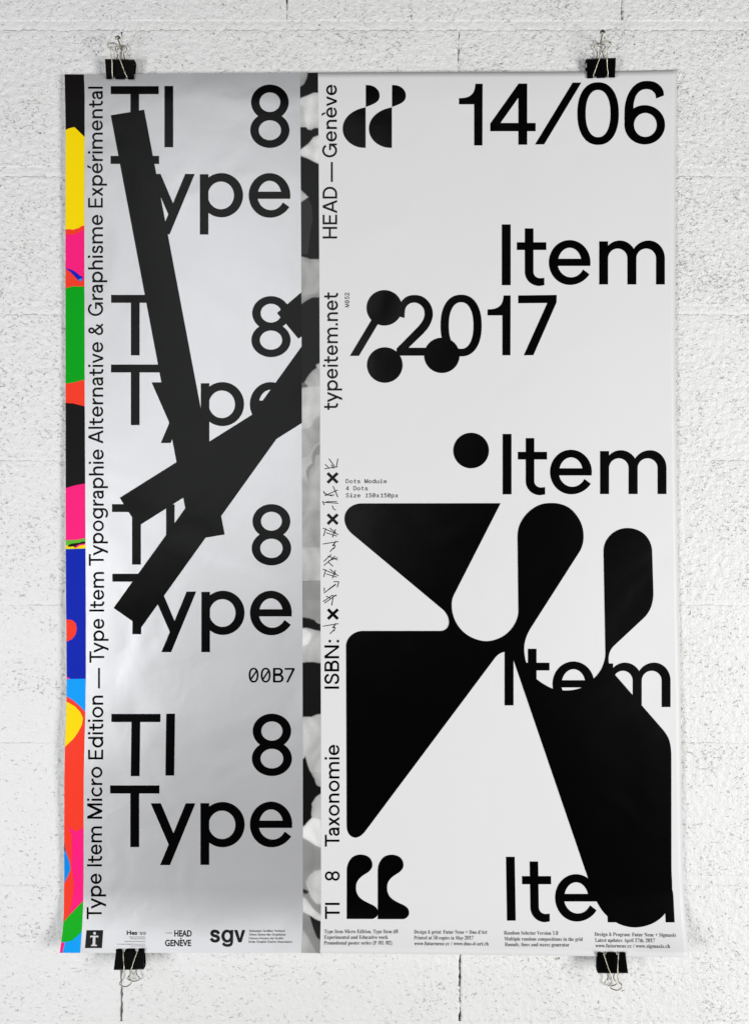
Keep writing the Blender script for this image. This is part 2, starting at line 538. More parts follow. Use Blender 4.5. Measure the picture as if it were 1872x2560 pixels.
R = paper
for g_ in (('1', 1147, 209.3, 1206, 363.7), ('4', 1225, 208.8, 1338.3, 361.8), ('0', 1442.5, 205.6, 1545.9, 362.2), ('6', 1560, 202.3, 1661.4, 361.2)):
    word([g_], R, 'figure ' + g_[0] + ' of the date 14/06', name='printed_number')
print_shape('printed_number', [[(1430.8, 206.4), (1452.5, 206.4), (1359.5, 361), (1336.7, 361.2)]], L2, M_INK, R, grid=G, label='slash of the date')
def item(I, t, e, m, label):
    p = base_put('I', *I) + base_put('t', *t) + base_put('e', *e) + base_put('m', *m)
    print_shape('printed_word', p, L2, M_INK, R, grid=G, label=label)
item((1253.9, 713.1, 152.2, 1.03), (1291.4, 712.5, 152.2, 1.0), (1371.3, 712, 152), (1497, 711.2, 152), 'topmost Item, under the date')
item((1255.9, 1235.9, 151, 1.04), (1293.8, 1235.6, 151, 1.0), (1374.2, 1235.5, 151, 1.012), (1499.2, 1235.2, 151.5, 1.015), 'second Item down, beside the lone dot')
item((1260.7, 1763.6, 153, 1.04), (1298.9, 1764.2, 153), (1380.4, 1766.2, 153, 1.0), (1509.5, 1767.7, 153.6), 'third Item down, sunk in the black form')
item((1266.8, 2301.7, 159.6, .97, -.016), (1306, 2303, 160.5, .935, -.016), (1387.5, 2303.6, 160.5, .965, -.012), (1518.5, 2306, 158, .98, -.05), 'lowest Item, its last letter swallowed by the black form')

f = lambda pts: [(780 + x / 3.671, 680 + y / 3.671) for x, y in pts]
two = smooth_chain([(778, 405), (785, 350), (820, 270), (870, 225), (938, 211), (1010, 225), (1070, 275), (1103, 345), (1107, 400), (1095, 450), (1065, 510), (1020, 565)], n=4) + [(885, 695), (1150, 695), (1150, 768), (775, 768), (775, 703)] + \
      smooth_chain([(975, 500), (1018, 440), (1032, 390), (1022, 335), (985, 295), (937, 281), (892, 292), (860, 325), (850, 370), (848, 422)], n=4)
for pol, lb in (([f([(347, 770), (430, 770), (759, 218), (678, 218)])], 'slash before the year'), ([f(two)], 'figure 2 of the year'), (put('0', 1100.9, 736.7, 1203.6, 891.1), 'figure 0 of the year'),
                (put('1', 1218.2, 738.5, 1275.9, 888.3), 'figure 1 of the year'), ([[(1220 + x / 3.304, 520 + y / 3.304) for x, y in [(247, 722), (565, 718), (563, 780), (372, 1216), (293, 1217), (487, 785), (247, 787)]]], 'figure 7 of the year')):
    print_shape('printed_number', pol, L2 + (4e-5 if '2' in lb else 0), M_INK, R, grid=G, label=lb)
for x, y, r, lb in ((960.6, 769.6, 44.4, 'black dot on top of the year slash'), (961.7, 912.6, 44.4, 'black dot below the 2'), (1104.2, 888.4, 44.2, 'black dot on the foot of the 2'), (1177.2, 1126.4, 44.5, 'lone black dot before the second Item')):
    print_shape('printed_dot', [ell(x, y, r, r, 0, 360, 72)[:-1]], L3, M_INK, R, grid=G, label=lb)

# the large flowing form
r1 = lambda *p: [(840 + x / 3.671, 1230 + y / 3.671) for x, y in p]
r2 = lambda *p: [(1240 + x / 3.4417, 1230 + y / 3.4417) for x, y in p]
r3 = lambda *p: [(1200 + x / 3.177, 1560 + y / 3.177) for x, y in p]
r4 = lambda *p: [(840 + x / 3.304, 1560 + y / 3.304) for x, y in p]
r5 = lambda *p: [(1230 + x / 3.239, 1800 + y / 3.239) for x, y in p]
form = []
form += r1((1508, 103), (240, 105), (170, 117), (118, 150), (86, 198), (78, 245), (85, 292), (110, 343), (160, 395))
form += r1((950, 1055), (992, 1092), (1020, 1133), (1033, 1175), (1033, 1215), (1017, 1248), (990, 1268), (950, 1275))
form += r1((240, 1275), (188, 1286), (138, 1316), (104, 1362), (92, 1415))
form += r4((88, 1660), (95, 1710), (117, 1747), (155, 1765), (190, 1757), (220, 1735), (250, 1700))
form += r4((1300, 295), (1330, 260), (1360, 240), (1392, 231), (1430, 245), (1460, 285))
form += r5((790, 1325), (848, 1475), (880, 1530), (925, 1583), (985, 1630), (1060, 1665), (1150, 1680), (1240, 1668), (1320, 1635), (1395, 1570), (1435, 1490), (1452, 1400), (1449, 1200))
form += r5((1448, 300))
form += r3((1511, 980), (1495, 912), (1465, 860), (1428, 815))
form += r3((1066, 400), (1030, 345), (1018, 290), (1022, 240), (1036, 205), (1062, 172))
form += r2((1240, 1110), (1290, 1060), (1325, 1002), (1345, 930), (1350, 860))
form += r2((1340, 520), (1325, 440), (1280, 370), (1210, 325), (1127, 310), (1050, 325), (980, 372), (935, 440), (922, 520))
form += r3((993, 230), (980, 310), (950, 375), (905, 430), (850, 480), (780, 514), (710, 527), (640, 526), (575, 513), (508, 480), (447, 437), (400, 385), (368, 318), (351, 240), (350, 165), (375, 80), (405, 25))
form += r2((715, 515), (742, 450), (750, 380), (735, 285), (690, 200), (625, 135), (545, 102), (465, 95), (380, 108), (300, 153), (230, 228), (192, 310), (183, 390))
form += r2((190, 1030), (175, 1100), (138, 1167), (75, 1230), (0, 1268))
form += r1((1380, 1369), (1280, 1350), (1180, 1295), (1110, 1215), (1070, 1120), (1060, 1040), (1068, 975), (1095, 915))
form = smooth_chain(form, closed=True, n=5, straight=62, corners=(0,))
print_shape('printed_form', [form], L3 + 0.00006, M_INK, R, grid=G, label='huge flowing black form over the lower right')

q = lambda dx, *p: [(780 + (x + dx) / 4.72, 170 + y / 4.72) for x, y in p]
for dx in (0, 309):
    lo = smooth_chain(q(dx, (632, 463), (560, 482), (480, 520), (410, 582), (372, 650), (362, 720), (375, 790), (420, 860), (490, 912), (560, 937), (632, 943)), n=5)
    up = smooth_chain(q(dx, (634, 200), (690, 205), (745, 229), (785, 275), (797, 325), (785, 375), (745, 413), (700, 435), (634, 460)), n=5)
    print_shape('printed_quote_mark', [lo, up], L2, M_INK, R, grid=G)
q = lambda dx, *p: [(840 + (x + dx) / 7.183, 2110 + (y + dx * .005) / 7.183) for x, y in p]
for dx, o_ in ((0, L2), (557, L3)):
    qm = smooth_chain(q(dx, (192, 1347), (192, 480), (200, 400), (235, 310), (290, 240), (360, 202), (440, 190), (530, 205), (600, 245), (640, 310), (652, 380), (635, 440), (590, 495), (500, 555), (420, 620), (370, 700),
                    (358, 790), (370, 870), (410, 945), (480, 1005), (580, 1060), (680, 1110), (730, 1155), (752, 1215), (745, 1275), (710, 1320), (640, 1347)), closed=True, n=4, straight=60, corners=(0,))
    print_shape('printed_quote_mark', [qm], o_, M_INK, R, grid=G)

# ------------------------------------------------------------------ upright lines of text, read from below
def vword(text, y0, y1, xb, xc, parent, label, mat=M_INK):
    """letters turned a quarter, first letter starting at y0 (low) and the last ending at y1; baseline xb, cap line xc"""
    polys, x = [], 0.0
    first = None
    for k, c in enumerate(text):
        g = glyph(c)
        a, b, cc, d = bbox(g)
        lb, rb = (v_ * .8 for v_ in BEAR.get(c, (.10, .10)))
        if k:
            x += lb
        if k and text[k - 1] == 'T' and c in 'ya':
            x -= .12
        polys.append([[(p[0] - a + x, p[1]) for p in q_] for q_ in g])
        x += cc - a
        end = x
        x += rb
    cap = xb - xc
    sc = (y0 - y1) / end
    out = [[(xb - p[1] * cap, y0 - p[0] * sc) for p in q_] for g in polys for q_ in g]
    o = print_shape('printed_word', out, L2, mat, parent, grid=14, label=label, eps=1e-5)
    return o

V1 = [('Type', 2298, 2184, 254.9, 217.4, 'lowest upright Type'), ('Item', 2166, 2066, 255.6, 218.3, 'upright Item before Micro'), ('Micro', 2047, 1917, 256.2, 218.8, 'upright Micro'),
      ('Edition', 1898.6, 1739, 258.6, 221.0, 'upright Edition'), ('-', 1721, 1670, 261.2, 224.4, 'upright dash'), ('Type', 1657, 1547, 261.3, 224.3, 'upright Type after the dash'),
      ('Item', 1529, 1430, 260.8, 224, 'upright Item before Typographie'), ('Typographie', 1414.5, 1123.6, 259.9, 222.8, 'upright Typographie'), ('Alternative', 1109, 855, 258.6, 221.5, 'upright Alternative'),
      ('&', 837.8, 808.6, 258.2, 221.2, 'upright ampersand'), ('Graphisme', 790, 537, 258, 220.8, 'upright Graphisme'), ('Expérimental', 519, 216.6, 257.6, 221, 'upright Expérimental')]
for t, a, b, xb, xc, lb in V1:
    vword(t, a, b, xb, xc, silver, lb)
V2 = [('HEAD', 596.3, 466.8, 842.7, 806.7, 'upright HEAD'), ('-', 454.9, 405, 842.3, 806.3, 'upright dash between HEAD and Genève'), ('Genève', 393.5, 211.8, 842, 806, 'upright Genève'),
      ('typeitem.net', 1024.7, 731, 844.6, 808, 'upright web address typeitem.net'), ('ISBN:', 1722, 1599.8, 847.5, 811.2, 'upright ISBN'), ('Taxonomie', 2116.8, 1862, 848.4, 812.2, 'upright Taxonomie'),
      ('8', 2202, 2178, 849, 812.6, 'upright figure 8'), ('TI', 2297.7, 2257, 849, 812.6, 'upright TI')]
for t, a, b, xb, xc, lb in V2:
    vword(t, a, b, xb, xc, R, lb)

rr = lambda x, y: (790 + x / 4.81, 1130 + y / 4.81)
def rune(lines, dy=0, wd=2.0):
    P = []
    for (x0, y0, x1, y1) in lines:
        P += stroke([rr(x0, y0 + dy), rr(x1, y1 + dy)], wd)
    print_shape('printed_rune', P, L2, M_INK, R)
def cross(cx, cy):
    P = stroke([rr(cx - 60, cy - 58), rr(cx + 60, cy + 58)], 7.2) + stroke([rr(cx + 60, cy - 58), rr(cx - 60, cy + 58)], 7.2)
    print_shape('printed_cross', P, L2, M_INK, R)
RE = [(82, 915, 270, 995), (118, 920, 92, 1010), (122, 972, 250, 1012), (165, 915, 240, 975), (235, 928, 197, 1028)]
RF = [(82, 1107, 270, 1077), (237, 1070, 215, 1118), (200, 1130, 226, 1090), (234, 1122, 212, 1168), (214, 1150, 168, 1200), (195, 1120, 232, 1126)]
rune([(100, 203, 258, 178), (108, 148, 155, 190), (183, 155, 213, 200), (155, 80, 228, 185), (263, 80, 243, 185)])
cross(199, 312)
rune([(205, 410, 262, 543), (262, 457, 105, 525), (90, 470, 100, 500), (92, 482, 130, 512), (110, 505, 195, 530), (105, 520, 220, 517)])
rune([(80, 590, 98, 640), (83, 605, 268, 617), (120, 598, 250, 597)])
rune([(193, 645, 215, 690), (208, 682, 240, 700)])
cross(200, 808)
rune(RE); rune(RF)
rune([(92, 1318, 185, 1233), (95, 1365, 230, 1252), (140, 1250, 262, 1300), (150, 1325, 205, 1377), (262, 1270, 150, 1310)])
rune(RE, 493)
rune([(210, 1560, 275, 1560), (275, 1560, 255, 1628), (95, 1697, 240, 1592), (150, 1652, 238, 1588), (100, 1630, 100, 1678)])
rune([(85, 1800, 200, 1720), (103, 1817, 245, 1717), (122, 1733, 175, 1760), (190, 1728, 245, 1732), (207, 1738, 188, 1845)])
cross(203, 1950)
rune(RF, 988)

# ------------------------------------------------------------------ small print from the built-in letters
def alt(t, b, d):
    o = ''
    for c in t:
        if 'A' <= c <= 'Z': o += chr(b + ord(c) - 65)
        elif 'a' <= c <= 'z': o += chr(b + 26 + ord(c) - 97)
        elif c.isdigit(): o += chr(d + int(c))
        else: o += c
    return o

def text_tris(body, offset=0.0, spacing=1.0):
    cu = bpy.data.curves.new('letters', 'FONT')
    cu.body = body
    cu.size = 1.0
    cu.offset = offset
    cu.space_character = spacing
    cu.resolution_u = 3
    ob = bpy.data.objects.new('letters', cu)
    COL.objects.link(ob)
    bpy.context.view_layer.update()
    me = ob.to_mesh()
    me.calc_loop_triangles()
    V = [(v.co.x, v.co.y) for v in me.vertices]
    T = [tuple(t.vertices) for t in me.loop_triangles]
    ob.to_mesh_clear()
    bpy.data.objects.remove(ob)
    bpy.data.curves.remove(cu)
    return V, T

_cap = {}
def cap_height(kind, offset):
    if (kind, offset) not in _cap:
        V, T = text_tris(styled('E', kind), offset)
        _cap[(kind, offset)] = max(v[1] for v in V)
    return _cap[(kind, offset)]

def styled(t, kind):
    if kind == 'serif':
        return alt(t, 0x1D400, 0x1D7CE)
    if kind == 'mono':
        return alt(t, 0x1D670, 0x1D7F6)
    return t

def small(text, x0, x1, base, cap, parent, kind='sans', offset=0.0, mat=None, slope=0.0, vertical=False, label=None, name='printed_line'):
    V, T = text_tris(styled(text, kind), offset)
    a = min(v[0] for v in V); b = max(v[0] for v in V)
    ch = cap_height(kind, offset)
    if not vertical:
        s = (x1 - x0) / (b - a)
        P = [(x0 + (v[0] - a) * s, base - v[1] / ch * cap + slope * (v[0] - a) * s) for v in V]
    else:                        # x0 is the low end's y, x1 the high end's y, base the baseline's x
        s = (x0 - x1) / (b - a)
        P = [(base - v[1] / ch * cap, x0 - (v[0] - a) * s) for v in V]
    o = sheet_mesh(name, P, T, L2, mat or M_INKS, parent)
    if label:
        o['label'] = label
    return o

SO = -0.005
T4 = [('Type Item Micro Edition, Type Item #8', 810.8, 994.8, 2333.2, 0), ('Experimental and Educative work', 810.5, 969.8, 2347.5, 0), ('Promotional poster series (P /01 /02)', 810, 980, 2361.7, 0),
      ('Design & print: Futur Neue + Duo d’Art', 1034.7, 1217.3, 2334.2, .004), ('Printed at 50 copies in May 2017', 1034.7, 1183.2, 2348.7, .004), ('www.futurneue.cc / www.duo-d-art.ch', 1035.2, 1221, 2363.2, .004),
      ('Random Selector Version 1.0', 1259.3, 1394.3, 2336.6, .006), ('Multiple random compositions in the grid', 1260.2, 1455.7, 2351.5, .006), ('Rounds, lines and waves generator', 1261.4, 1422.4, 2365.6, .006),
      ('Design & Program: Futur Neue + Sigmasix', 1485.6, 1689.4, 2340, .011), ('Latest updates: April 17th, 2017', 1486.8, 1636, 2354.8, .008), ('www.futurneue.cc / www.sigmasix.ch', 1487.7, 1674, 2368.6, .009)]
for t, a, b, y, sl in T4:
    small(t, a, b, y, 9.2, R, 'serif', SO, mat=M_INKS, slope=sl)
GL['u'] = lambda: [[(.61 - x, .71 - y) for x, y in q_] for q_ in g_n()]
GL['z'] = lambda: rect(0, .59, .56, .71) + rect(0, 0, .58, .12) + [[(.0, .10), (.17, .10), (.56, .62), (.39, .62)]]
GL['5'] = lambda: rect(.09, .87, .58, 1) + rect(.09, .47, .225, .9) + stroke([(.15, .54), (.27, .615), (.42, .60), (.55, .48), (.56, .30), (.47, .12), (.30, .055), (.13, .09), (.03, .22)], .13)
GL['2'] = lambda: rect(0, 0, .62, .13) + stroke([(.07, .70), (.10, .85), (.22, .935), (.38, .93), (.51, .82), (.52, .67), (.42, .50), (.22, .28), (.06, .10)], .14)
CELL = {'i': .30, '1': .5, 'l': .22, 't': .62, 'M': .95, 'x': .8}
def mono(text, x0, y0, cell, cap, label, vertical=False):
    P = []
    for k, c in enumerate(text):
        if c == ' ':
            continue
        g_ = glyph(c)
        a, b, cc, d = bbox(g_)
        w_ = cell * .93 * CELL.get(c, .86)
        sx = w_ / (cc - a)
        off = k * cell + (cell * .88 - w_) / 2
        for q_ in g_:
            if vertical:
                P.append([(x0 - p[1] * cap, y0 - off - (p[0] - a) * sx) for p in q_])
            else:
                P.append([(x0 + off + (p[0] - a) * sx, y0 - p[1] * cap) for p in q_])
        if c == '0':
            e0, e1 = off + w_ * .25, off + w_ * .75
            if vertical:
                P += stroke([(x0 - .25 * cap, y0 - e0), (x0 - .75 * cap, y0 - e1)], 1.1)
            else:
                P += stroke([(x0 + e0, y0 - .25 * cap), (x0 + e1, y0 - .75 * cap)], 1.1)
        if c in 'il1':
            m_ = off + w_ / 2
            if not vertical:
                P += rect(x0 + m_ - cell * .30, y0 - 1.25, x0 + m_ + cell * .34, y0)
    print_shape('printed_line', P, L2, M_MONO, R, label=label)
M_MONO = paper_like('grey_text_ink', (0.008, 0.008, 0.009), 0.5, spec=0.3, grain=0.1)
mono('Dots Module', 864.2, 1208.2, 9.42, 10.6, 'small line Dots Module')
mono('4 Dots', 864.4, 1226, 9.42, 10.6, 'small line 4 Dots')
mono('Size 150x150px', 864.4, 1243.6, 9.45, 10.6, 'small line Size 150x150px')
mono('M052', 873, 768, 9.5, 10.8, 'upright code M052', vertical=True)

# 00B7 with slashed zeros
z = []
for x in (622.0, 652.1):
    z += ring((x + 12.3, 1687.9), (12.3, 18.6), irr=(7.6, 14.2), n=40, e=2.3) + stroke([(x + 6.0, 1697.5), (x + 18.6, 1678.5)], 4.2)
z += put('B', 682.6, 1669.8, 709.2, 1706.2)
z += [[(712.0, 1670), (736.6, 1670), (736.6, 1674.5), (720.6, 1706.2), (715.2, 1706.2), (730.6, 1674.6), (712.0, 1674.6)]]
# the letter B comes out heavier than the zeros when stretched, so it is drawn with its own thin strokes
z = [p for p in z if True]
print_shape('printed_number', z, L2, M_INK, silver, label='code 00B7')

# logos along the foot of the silver panel
print_shape('printed_emblem', [[(216.9, 2325.5), (258.6, 2325.5), (255.6, 2370.2), (213.1, 2370.2)]], L2, M_INK, silver, grid=G, label='black square with a white T')
MW = colour_ink((0.72, 0.72, 0.73))
em = [ell(237.2, 2333.2, 3.4, 3.5, 0, 360, 24)[:-1], [(226.6, 2339.2), (246.6, 2339.2), (246.3, 2345), (244.6, 2343.2), (239.6, 2342.8), (238.8, 2361.5), (243, 2362.4), (242.9, 2365.2), (228.3, 2365.2), (228.4, 2362.4), (232.2, 2361.5), (233, 2342.8), (228.3, 2343.2), (226.3, 2345)]]
print_shape('printed_emblem', em, L3, MW, silver, label='white T with a dot inside the black square')
small('Hes', 317.5, 343.8, 2336.7, 10.4, silver, 'sans', 0.03, M_INK)
small('·so', 346.8, 365.3, 2336.7, 10.4, silver, 'sans', 0.006, M_INK)
for t, wd, y in (('Haute Ecole Spécialisée', 40, 2343.6), ('de Suisse occidentale', 37, 2348), ('Fachhochschule Westschweiz', 52, 2354.8), ('University of Applied Sciences and Arts', 70, 2361.6), ('Western Switzerland', 36, 2366)):
    small(t, 363.6 - wd, 363.6, y, 2.9, silver, 'sans', 0.0)
print_shape('printed_line', rect(414.8, 2331.8, 430.3, 2333.1), L2, M_INKS, silver)
small('HEAD', 436.2, 480, 2341, 15.4, silver, 'sans', 0.03, M_INK)
small('GENEVE', 412.9, 478.3, 2365, 15.6, silver, 'sans', 0.03, M_INK)
print_shape('printed_dot', [ell(452.6, 2346.2, 1.7, 1.9, 0, 360, 16)[:-1]], L2, M_INK, silver)
z4 = lambda pts: [(450 + x / 4.72, 1960 + y / 4.72) for x, y in pts]
sgv = [z4(p) for p in stroke([(462, 1768), (440, 1744), (412, 1737), (384, 1746), (378, 1768), (396, 1786), (428, 1796), (452, 1812), (450, 1840), (418, 1854), (388, 1847), (366, 1822)], 37)]
sgv += [z4(p) for p in ring((556, 1795), (67, 77), (560, 1795), (32, 44))] + [z4([(596, 1722), (630, 1722), (628, 1872), (594, 1872)])]
sgv += [z4(p) for p in stroke([(611, 1866), (602, 1893), (562, 1905), (526, 1897), (508, 1878)], 34)]
sgv += [z4([(640, 1722), (680, 1722), (707, 1822), (734, 1722), (772, 1722), (726, 1869), (688, 1869)])]
print_shape('printed_word', sgv, L2, M_INK, silver, grid=G, label='bold logo sgv')
for t, a, b, y in (('Schweizer Grafiker Verband', 623.3, 712, 2329.7), ('Union Suisse des Graphistes', 623.1, 714.2, 2338.8), ('Unione Svizzera dei Grafici', 622.5, 708, 2348), ('Swiss Graphic Design Association', 621.8, 730.7, 2356.8)):
    small(t, a, b, y, 5.4, silver, 'sans', 0.02)

# ------------------------------------------------------------------ the coloured band
E1 = 0.3      # the patches stop a hair inside the band
def clipx(pts, lo, hi):
    return [(min(max(x, lo(y) + 0.05), hi(y) - 0.05), y) for x, y in pts]

def dens(pts):
    o = []
    for i in range(len(pts)):
        a, b = pts[i], pts[(i + 1) % len(pts)]
        n_ = max(1, int(math.hypot(b[0] - a[0], b[1] - a[1]) / 8))
        for k in range(n_):
            o.append((a[0] + (b[0] - a[0]) * k / n_, a[1] + (b[1] - a[1]) * k / n_))
    return o

def patch(pts, col, store, lo, hi, label, prio, name='colour_patch'):
    store.append((dens(pts), col, label, prio, name))

def inside(poly, x, y):
    P = np.array(poly)
    c = np.zeros(len(x), bool)
    for i in range(len(P)):
        x0, y0 = P[i - 1]; x1, y1 = P[i]
        if y0 == y1:
            continue
        m = (y0 > y) != (y1 > y)
        c ^= m & (x < (x1 - x0) * (y - y0) / (y1 - y0) + x0)
    return c

def lay_patches(store, parent, lo, hi, step=12):
    """one flat print: every spot of the band belongs to the uppermost of the patches drawn over it"""
    V, Ed = [], []
    def chain(p, closed=True):
        k = len(V)
        V.extend(p)
        Ed.extend((k + i, k + i + 1) for i in range(len(p) - 1))
        if closed:
            Ed.append((k + len(p) - 1, k))
    for q_, *_r in store:
        chain([(float(a), float(b)) for a, b in q_])
    ys = np.arange(176, 2396, 6.0)
    ed = [(float(lo(y)) + .06, float(y)) for y in ys] + [(float(hi(y)) - .06, float(y)) for y in ys[::-1]]
    chain(ed)
    for fn, o_ in ((TOP, .06), (BOT, -.06)):
        xs = np.arange(float(lo(1000)) - 30, float(hi(1000)) + 30, 10.0)
        chain([(float(x), float(fn(x)) + o_) for x in xs], False)
    g = 190.3
    x0 = float(lo(1000)) - 25; x1 = float(hi(1000)) + 25
    while g < 2380:
        chain([(x0, g), (x1, g)], False)
        g += step
    r = delaunay_2d_cdt([Vector(p) for p in V], Ed, [], 0, 1e-3, False)
    vs, fs = np.array([(v[0], v[1]) for v in r[0]]), np.array(r[2])
    cx_, cy_ = vs[fs].mean(axis=1).T
    ok = inside(ed, cx_, cy_) & (cy_ > TOP(cx_) + .06) & (cy_ < BOT(cx_) - .06)
    owner = np.full(len(fs), -1)
    for i in sorted(range(len(store)), key=lambda i: (store[i][3], i)):
        owner[inside(store[i][0], cx_, cy_) & ok] = i
    for i in range(len(store)):
        sel = fs[owner == i]
        if not len(sel):
            continue
        used, inv = np.unique(sel, return_inverse=True)
        o = sheet_mesh(store[i][4], vs[used], inv.reshape(-1, 3).tolist(), L2, colour_ink(store[i][1]), parent)
        if store[i][2]:
            o['label'] = store[i][2]

BLK = (0.006, 0.005, 0.005)
YEL, PNK, RED, GRN, BLU, SKY = srgb(255, 222, 0), srgb(255, 30, 128), srgb(252, 60, 40), srgb(0, 165, 25), srgb(0, 35, 178), srgb(0, 160, 252)
A_, B_ = 140, 230
CB, PB = [], []
def cp(pts, col, label, off=L2):
    patch(pts, col, CB, LEFT, SL, label, off)
cp([(A_, 184), (B_, 184), (B_, 348), (211.4, 341.6), (187, 317.7), (173.3, 320.8), (165.3, 324.7), (A_, 328)], BLK, 'black field at the very top')
cp([(A_, 328), (165.3, 324.7), (173.3, 320.8), (187, 317.7), (211.4, 341.6), (B_, 348), (B_, 562), (204, 565), (198, 570), (190, 572), (184, 574.5), (176, 573), (A_, 573)], YEL, 'upper yellow field')
cp([(A_, 586), (172, 587), (182, 587), (194, 583.5), (204, 577), (212, 573.5), (B_, 572), (B_, 698), (203, 701), (200.8, 703.7), (164.4, 671), (A_, 668)], PNK, 'upper pink field')
cp([(A_, 670.5), (165.5, 670.5), (173, 672), (184, 676), (194, 683), (199, 688), (207.8, 692.5), (206, 699), (201.5, 704.5), (190, 694), (178, 681), (166, 672), (A_, 671.5)], BLU, 'thin blue sliver', L3)
cp([(197, 700), (201.4, 695.5), (205.5, 697), (202.5, 703)], SKY, 'light blue tip of the sliver', L3 + 5e-5)
cp([(A_, 722), (164.8, 721), (182, 715.8), (212, 716.4), (B_, 716), (B_, 946), (211.4, 949.4), (182, 956.9), (164.8, 959), (A_, 960)], GRN, 'large green field')
cp([(A_, 1007.4), (164.8, 1007.7), (182, 1008.3), (212, 1015.8), (B_, 1020), (B_, 1206), (213.6, 1208.8), (190, 1213), (165.3, 1220), (A_, 1225)], BLK, 'middle black field')
cp([(A_, 1225), (165.3, 1220), (190, 1213), (213.6, 1208.8), (B_, 1206), (B_, 1343), (213.6, 1345.4), (192.4, 1349.7), (165.3, 1350.7), (A_, 1351)], PNK, 'middle pink field')
cp([(A_, 1351), (165.3, 1350.7), (192.4, 1349.7), (213.6, 1345.4), (B_, 1343), (B_, 1371), (A_, 1374)], srgb(95, 190, 45), 'ragged green stripe')
cp([(A_, 1364), (172, 1363), (183, 1360), (196, 1364), (206, 1361), (B_, 1360), (B_, 1370.5), (190, 1371.5), (A_, 1373)], YEL, 'ragged yellow stripe', L3)
cp([(168, 1366), (176, 1360), (186, 1358), (198, 1357), (207, 1354), (B_, 1353), (B_, 1357), (206, 1360), (196, 1364), (188, 1369), (184, 1366), (176, 1367)], BLK, 'ragged black streak', L3 + 5e-5)
cp([(188, 1370), (192, 1364), (200, 1360.5), (213, 1359), (213, 1362), (200, 1364), (192, 1370)], PNK, 'small pink streak', L3 + 9e-5)
cp([(A_, 1374), (B_, 1371), (B_, 1696.5), (175, 1697.5), (A_, 1699.3)], BLU, 'large dark blue field')
cp([(A_, 1548), (166.5, 1548.6), (181, 1550), (190.3, 1558), (193, 1570.8), (190, 1585.7), (181.8, 1597.3), (166.5, 1604.7), (A_, 1606)], RED, 'red blob on the dark blue', L3)
cp([(A_, 1692), (170, 1692.5), (176.5, 1697), (A_, 1698.5)], PNK, 'tiny pink fleck', L3)
cp([(A_, 1699.3), (175, 1697.5), (B_, 1696.5), (B_, 1796), (213.6, 1779.5), (200.8, 1765.8), (183.9, 1751), (167, 1740.8), (A_, 1733)], SKY, 'light blue field')
cp([(A_, 1745), (167, 1754), (188, 1765.8), (202, 1780.6), (208.3, 1795.4), (205.5, 1812.4), (196.6, 1829.3), (185, 1846.3), (163, 1867.5), (A_, 1885)], YEL, 'lower yellow field')
cp([(170.7, 2063.8), (176, 2071), (182.4, 2074.4), (192, 2079), (203, 2072), (B_, 2067), (B_, 2242), (208.9, 2251), (192, 2268), (174, 2287), (178, 2268), (183, 2240), (186, 2210), (183, 2190), (180, 2160), (180.3, 2130), (181, 2090)], PNK, 'lower pink field')
cp([(A_, 2100), (161.4, 2106), (165, 2127.4), (175, 2157), (177, 2174), (171.8, 2186.7), (162.9, 2205.8), (A_, 2215)], srgb(0, 140, 235), 'blue lozenge at the edge')
cp([(A_, 2098), (161.3, 2104), (164.6, 2128), (A_, 2124)], BLK, 'black corner of the lozenge', L3)
cp([(A_, 2326), (160.1, 2304.3), (173.9, 2288.4), (193, 2269), (208.9, 2252.4), (B_, 2240), (B_, 2310), (206, 2327.6), (193, 2341.4), (178, 2353), (A_, 2357)], srgb(15, 178, 30), 'lower green field')
cp([(A_, 2357), (178, 2353), (193, 2341.4), (206, 2327.6), (B_, 2310), (B_, 2386), (A_, 2386)], srgb(10, 165, 255), 'light blue field at the foot')
cp([(A_, 2357.6), (163.3, 2356), (160, 2368), (156, 2386), (A_, 2386)], PNK, 'pink corner at the foot', L3)

# ------------------------------------------------------------------ the black and white photographic band
def pb(region, pts, g, off=L2, tint=None):
    o_, sc = {'a': (170, 5.02), 'b': (600, 5.02), 'c': (1050, 5.02), 'd': (1500, 5.02), 'e': (1930, 4.806)}[region]
    P = []
    for x, y in pts:
        X = 740 + x / sc
        if x < 92: X = 740
        if x > 272: X = 812
        Y = o_ + y / sc
        P.append((X, Y))
    c = tint or (g, g, g)
    patch(P, c, PB, SR, WL, None, off, 'photo_shape')
k1, k2, k3 = L2, L3, L3 + 8e-5
pb('a', [(50, 40), (150, 40), (135, 120), (100, 200), (60, 270)], .40)
pb('a', [(150, 40), (290, 40), (290, 300), (215, 315), (150, 345), (50, 400), (50, 270), (100, 200), (135, 120)], .01, k1, (.014, .009, .008))
pb('a', [(50, 400), (150, 345), (215, 315), (290, 300), (290, 746), (235, 750), (190, 775), (150, 770), (130, 742), (50, 742)], .70)
pb('a', [(50, 440), (92, 470), (100, 560), (110, 660), (140, 720), (50, 738)], .52, k2)
pb('a', [(50, 742), (130, 742), (150, 770), (190, 775), (235, 748), (290, 748), (290, 815), (220, 870), (160, 950), (62, 1065)], .008)
pb('a', [(62, 1075), (160, 950), (220, 870), (290, 815), (290, 1238), (200, 1162), (150, 1135)], .76)
pb('a', [(50, 1080), (62, 1080), (150, 1136), (200, 1163), (290, 1238), (290, 2400), (50, 2400)], .007)
pb('a', [(50, 1460), (62, 1475), (155, 1620), (62, 1725), (50, 1735)], .58, k2)
pb('a', [(50, 1735), (62, 1725), (150, 1640), (195, 1730), (212, 1900), (180, 2050), (165, 2200), (150, 2330), (50, 2355)], .028, k3)
pb('b', [(50, 190), (150, 230), (215, 262), (250, 320), (290, 365), (290, 712), (200, 722), (140, 752), (50, 850)], .40, k3 + 4e-5, (.40, .40, .385))
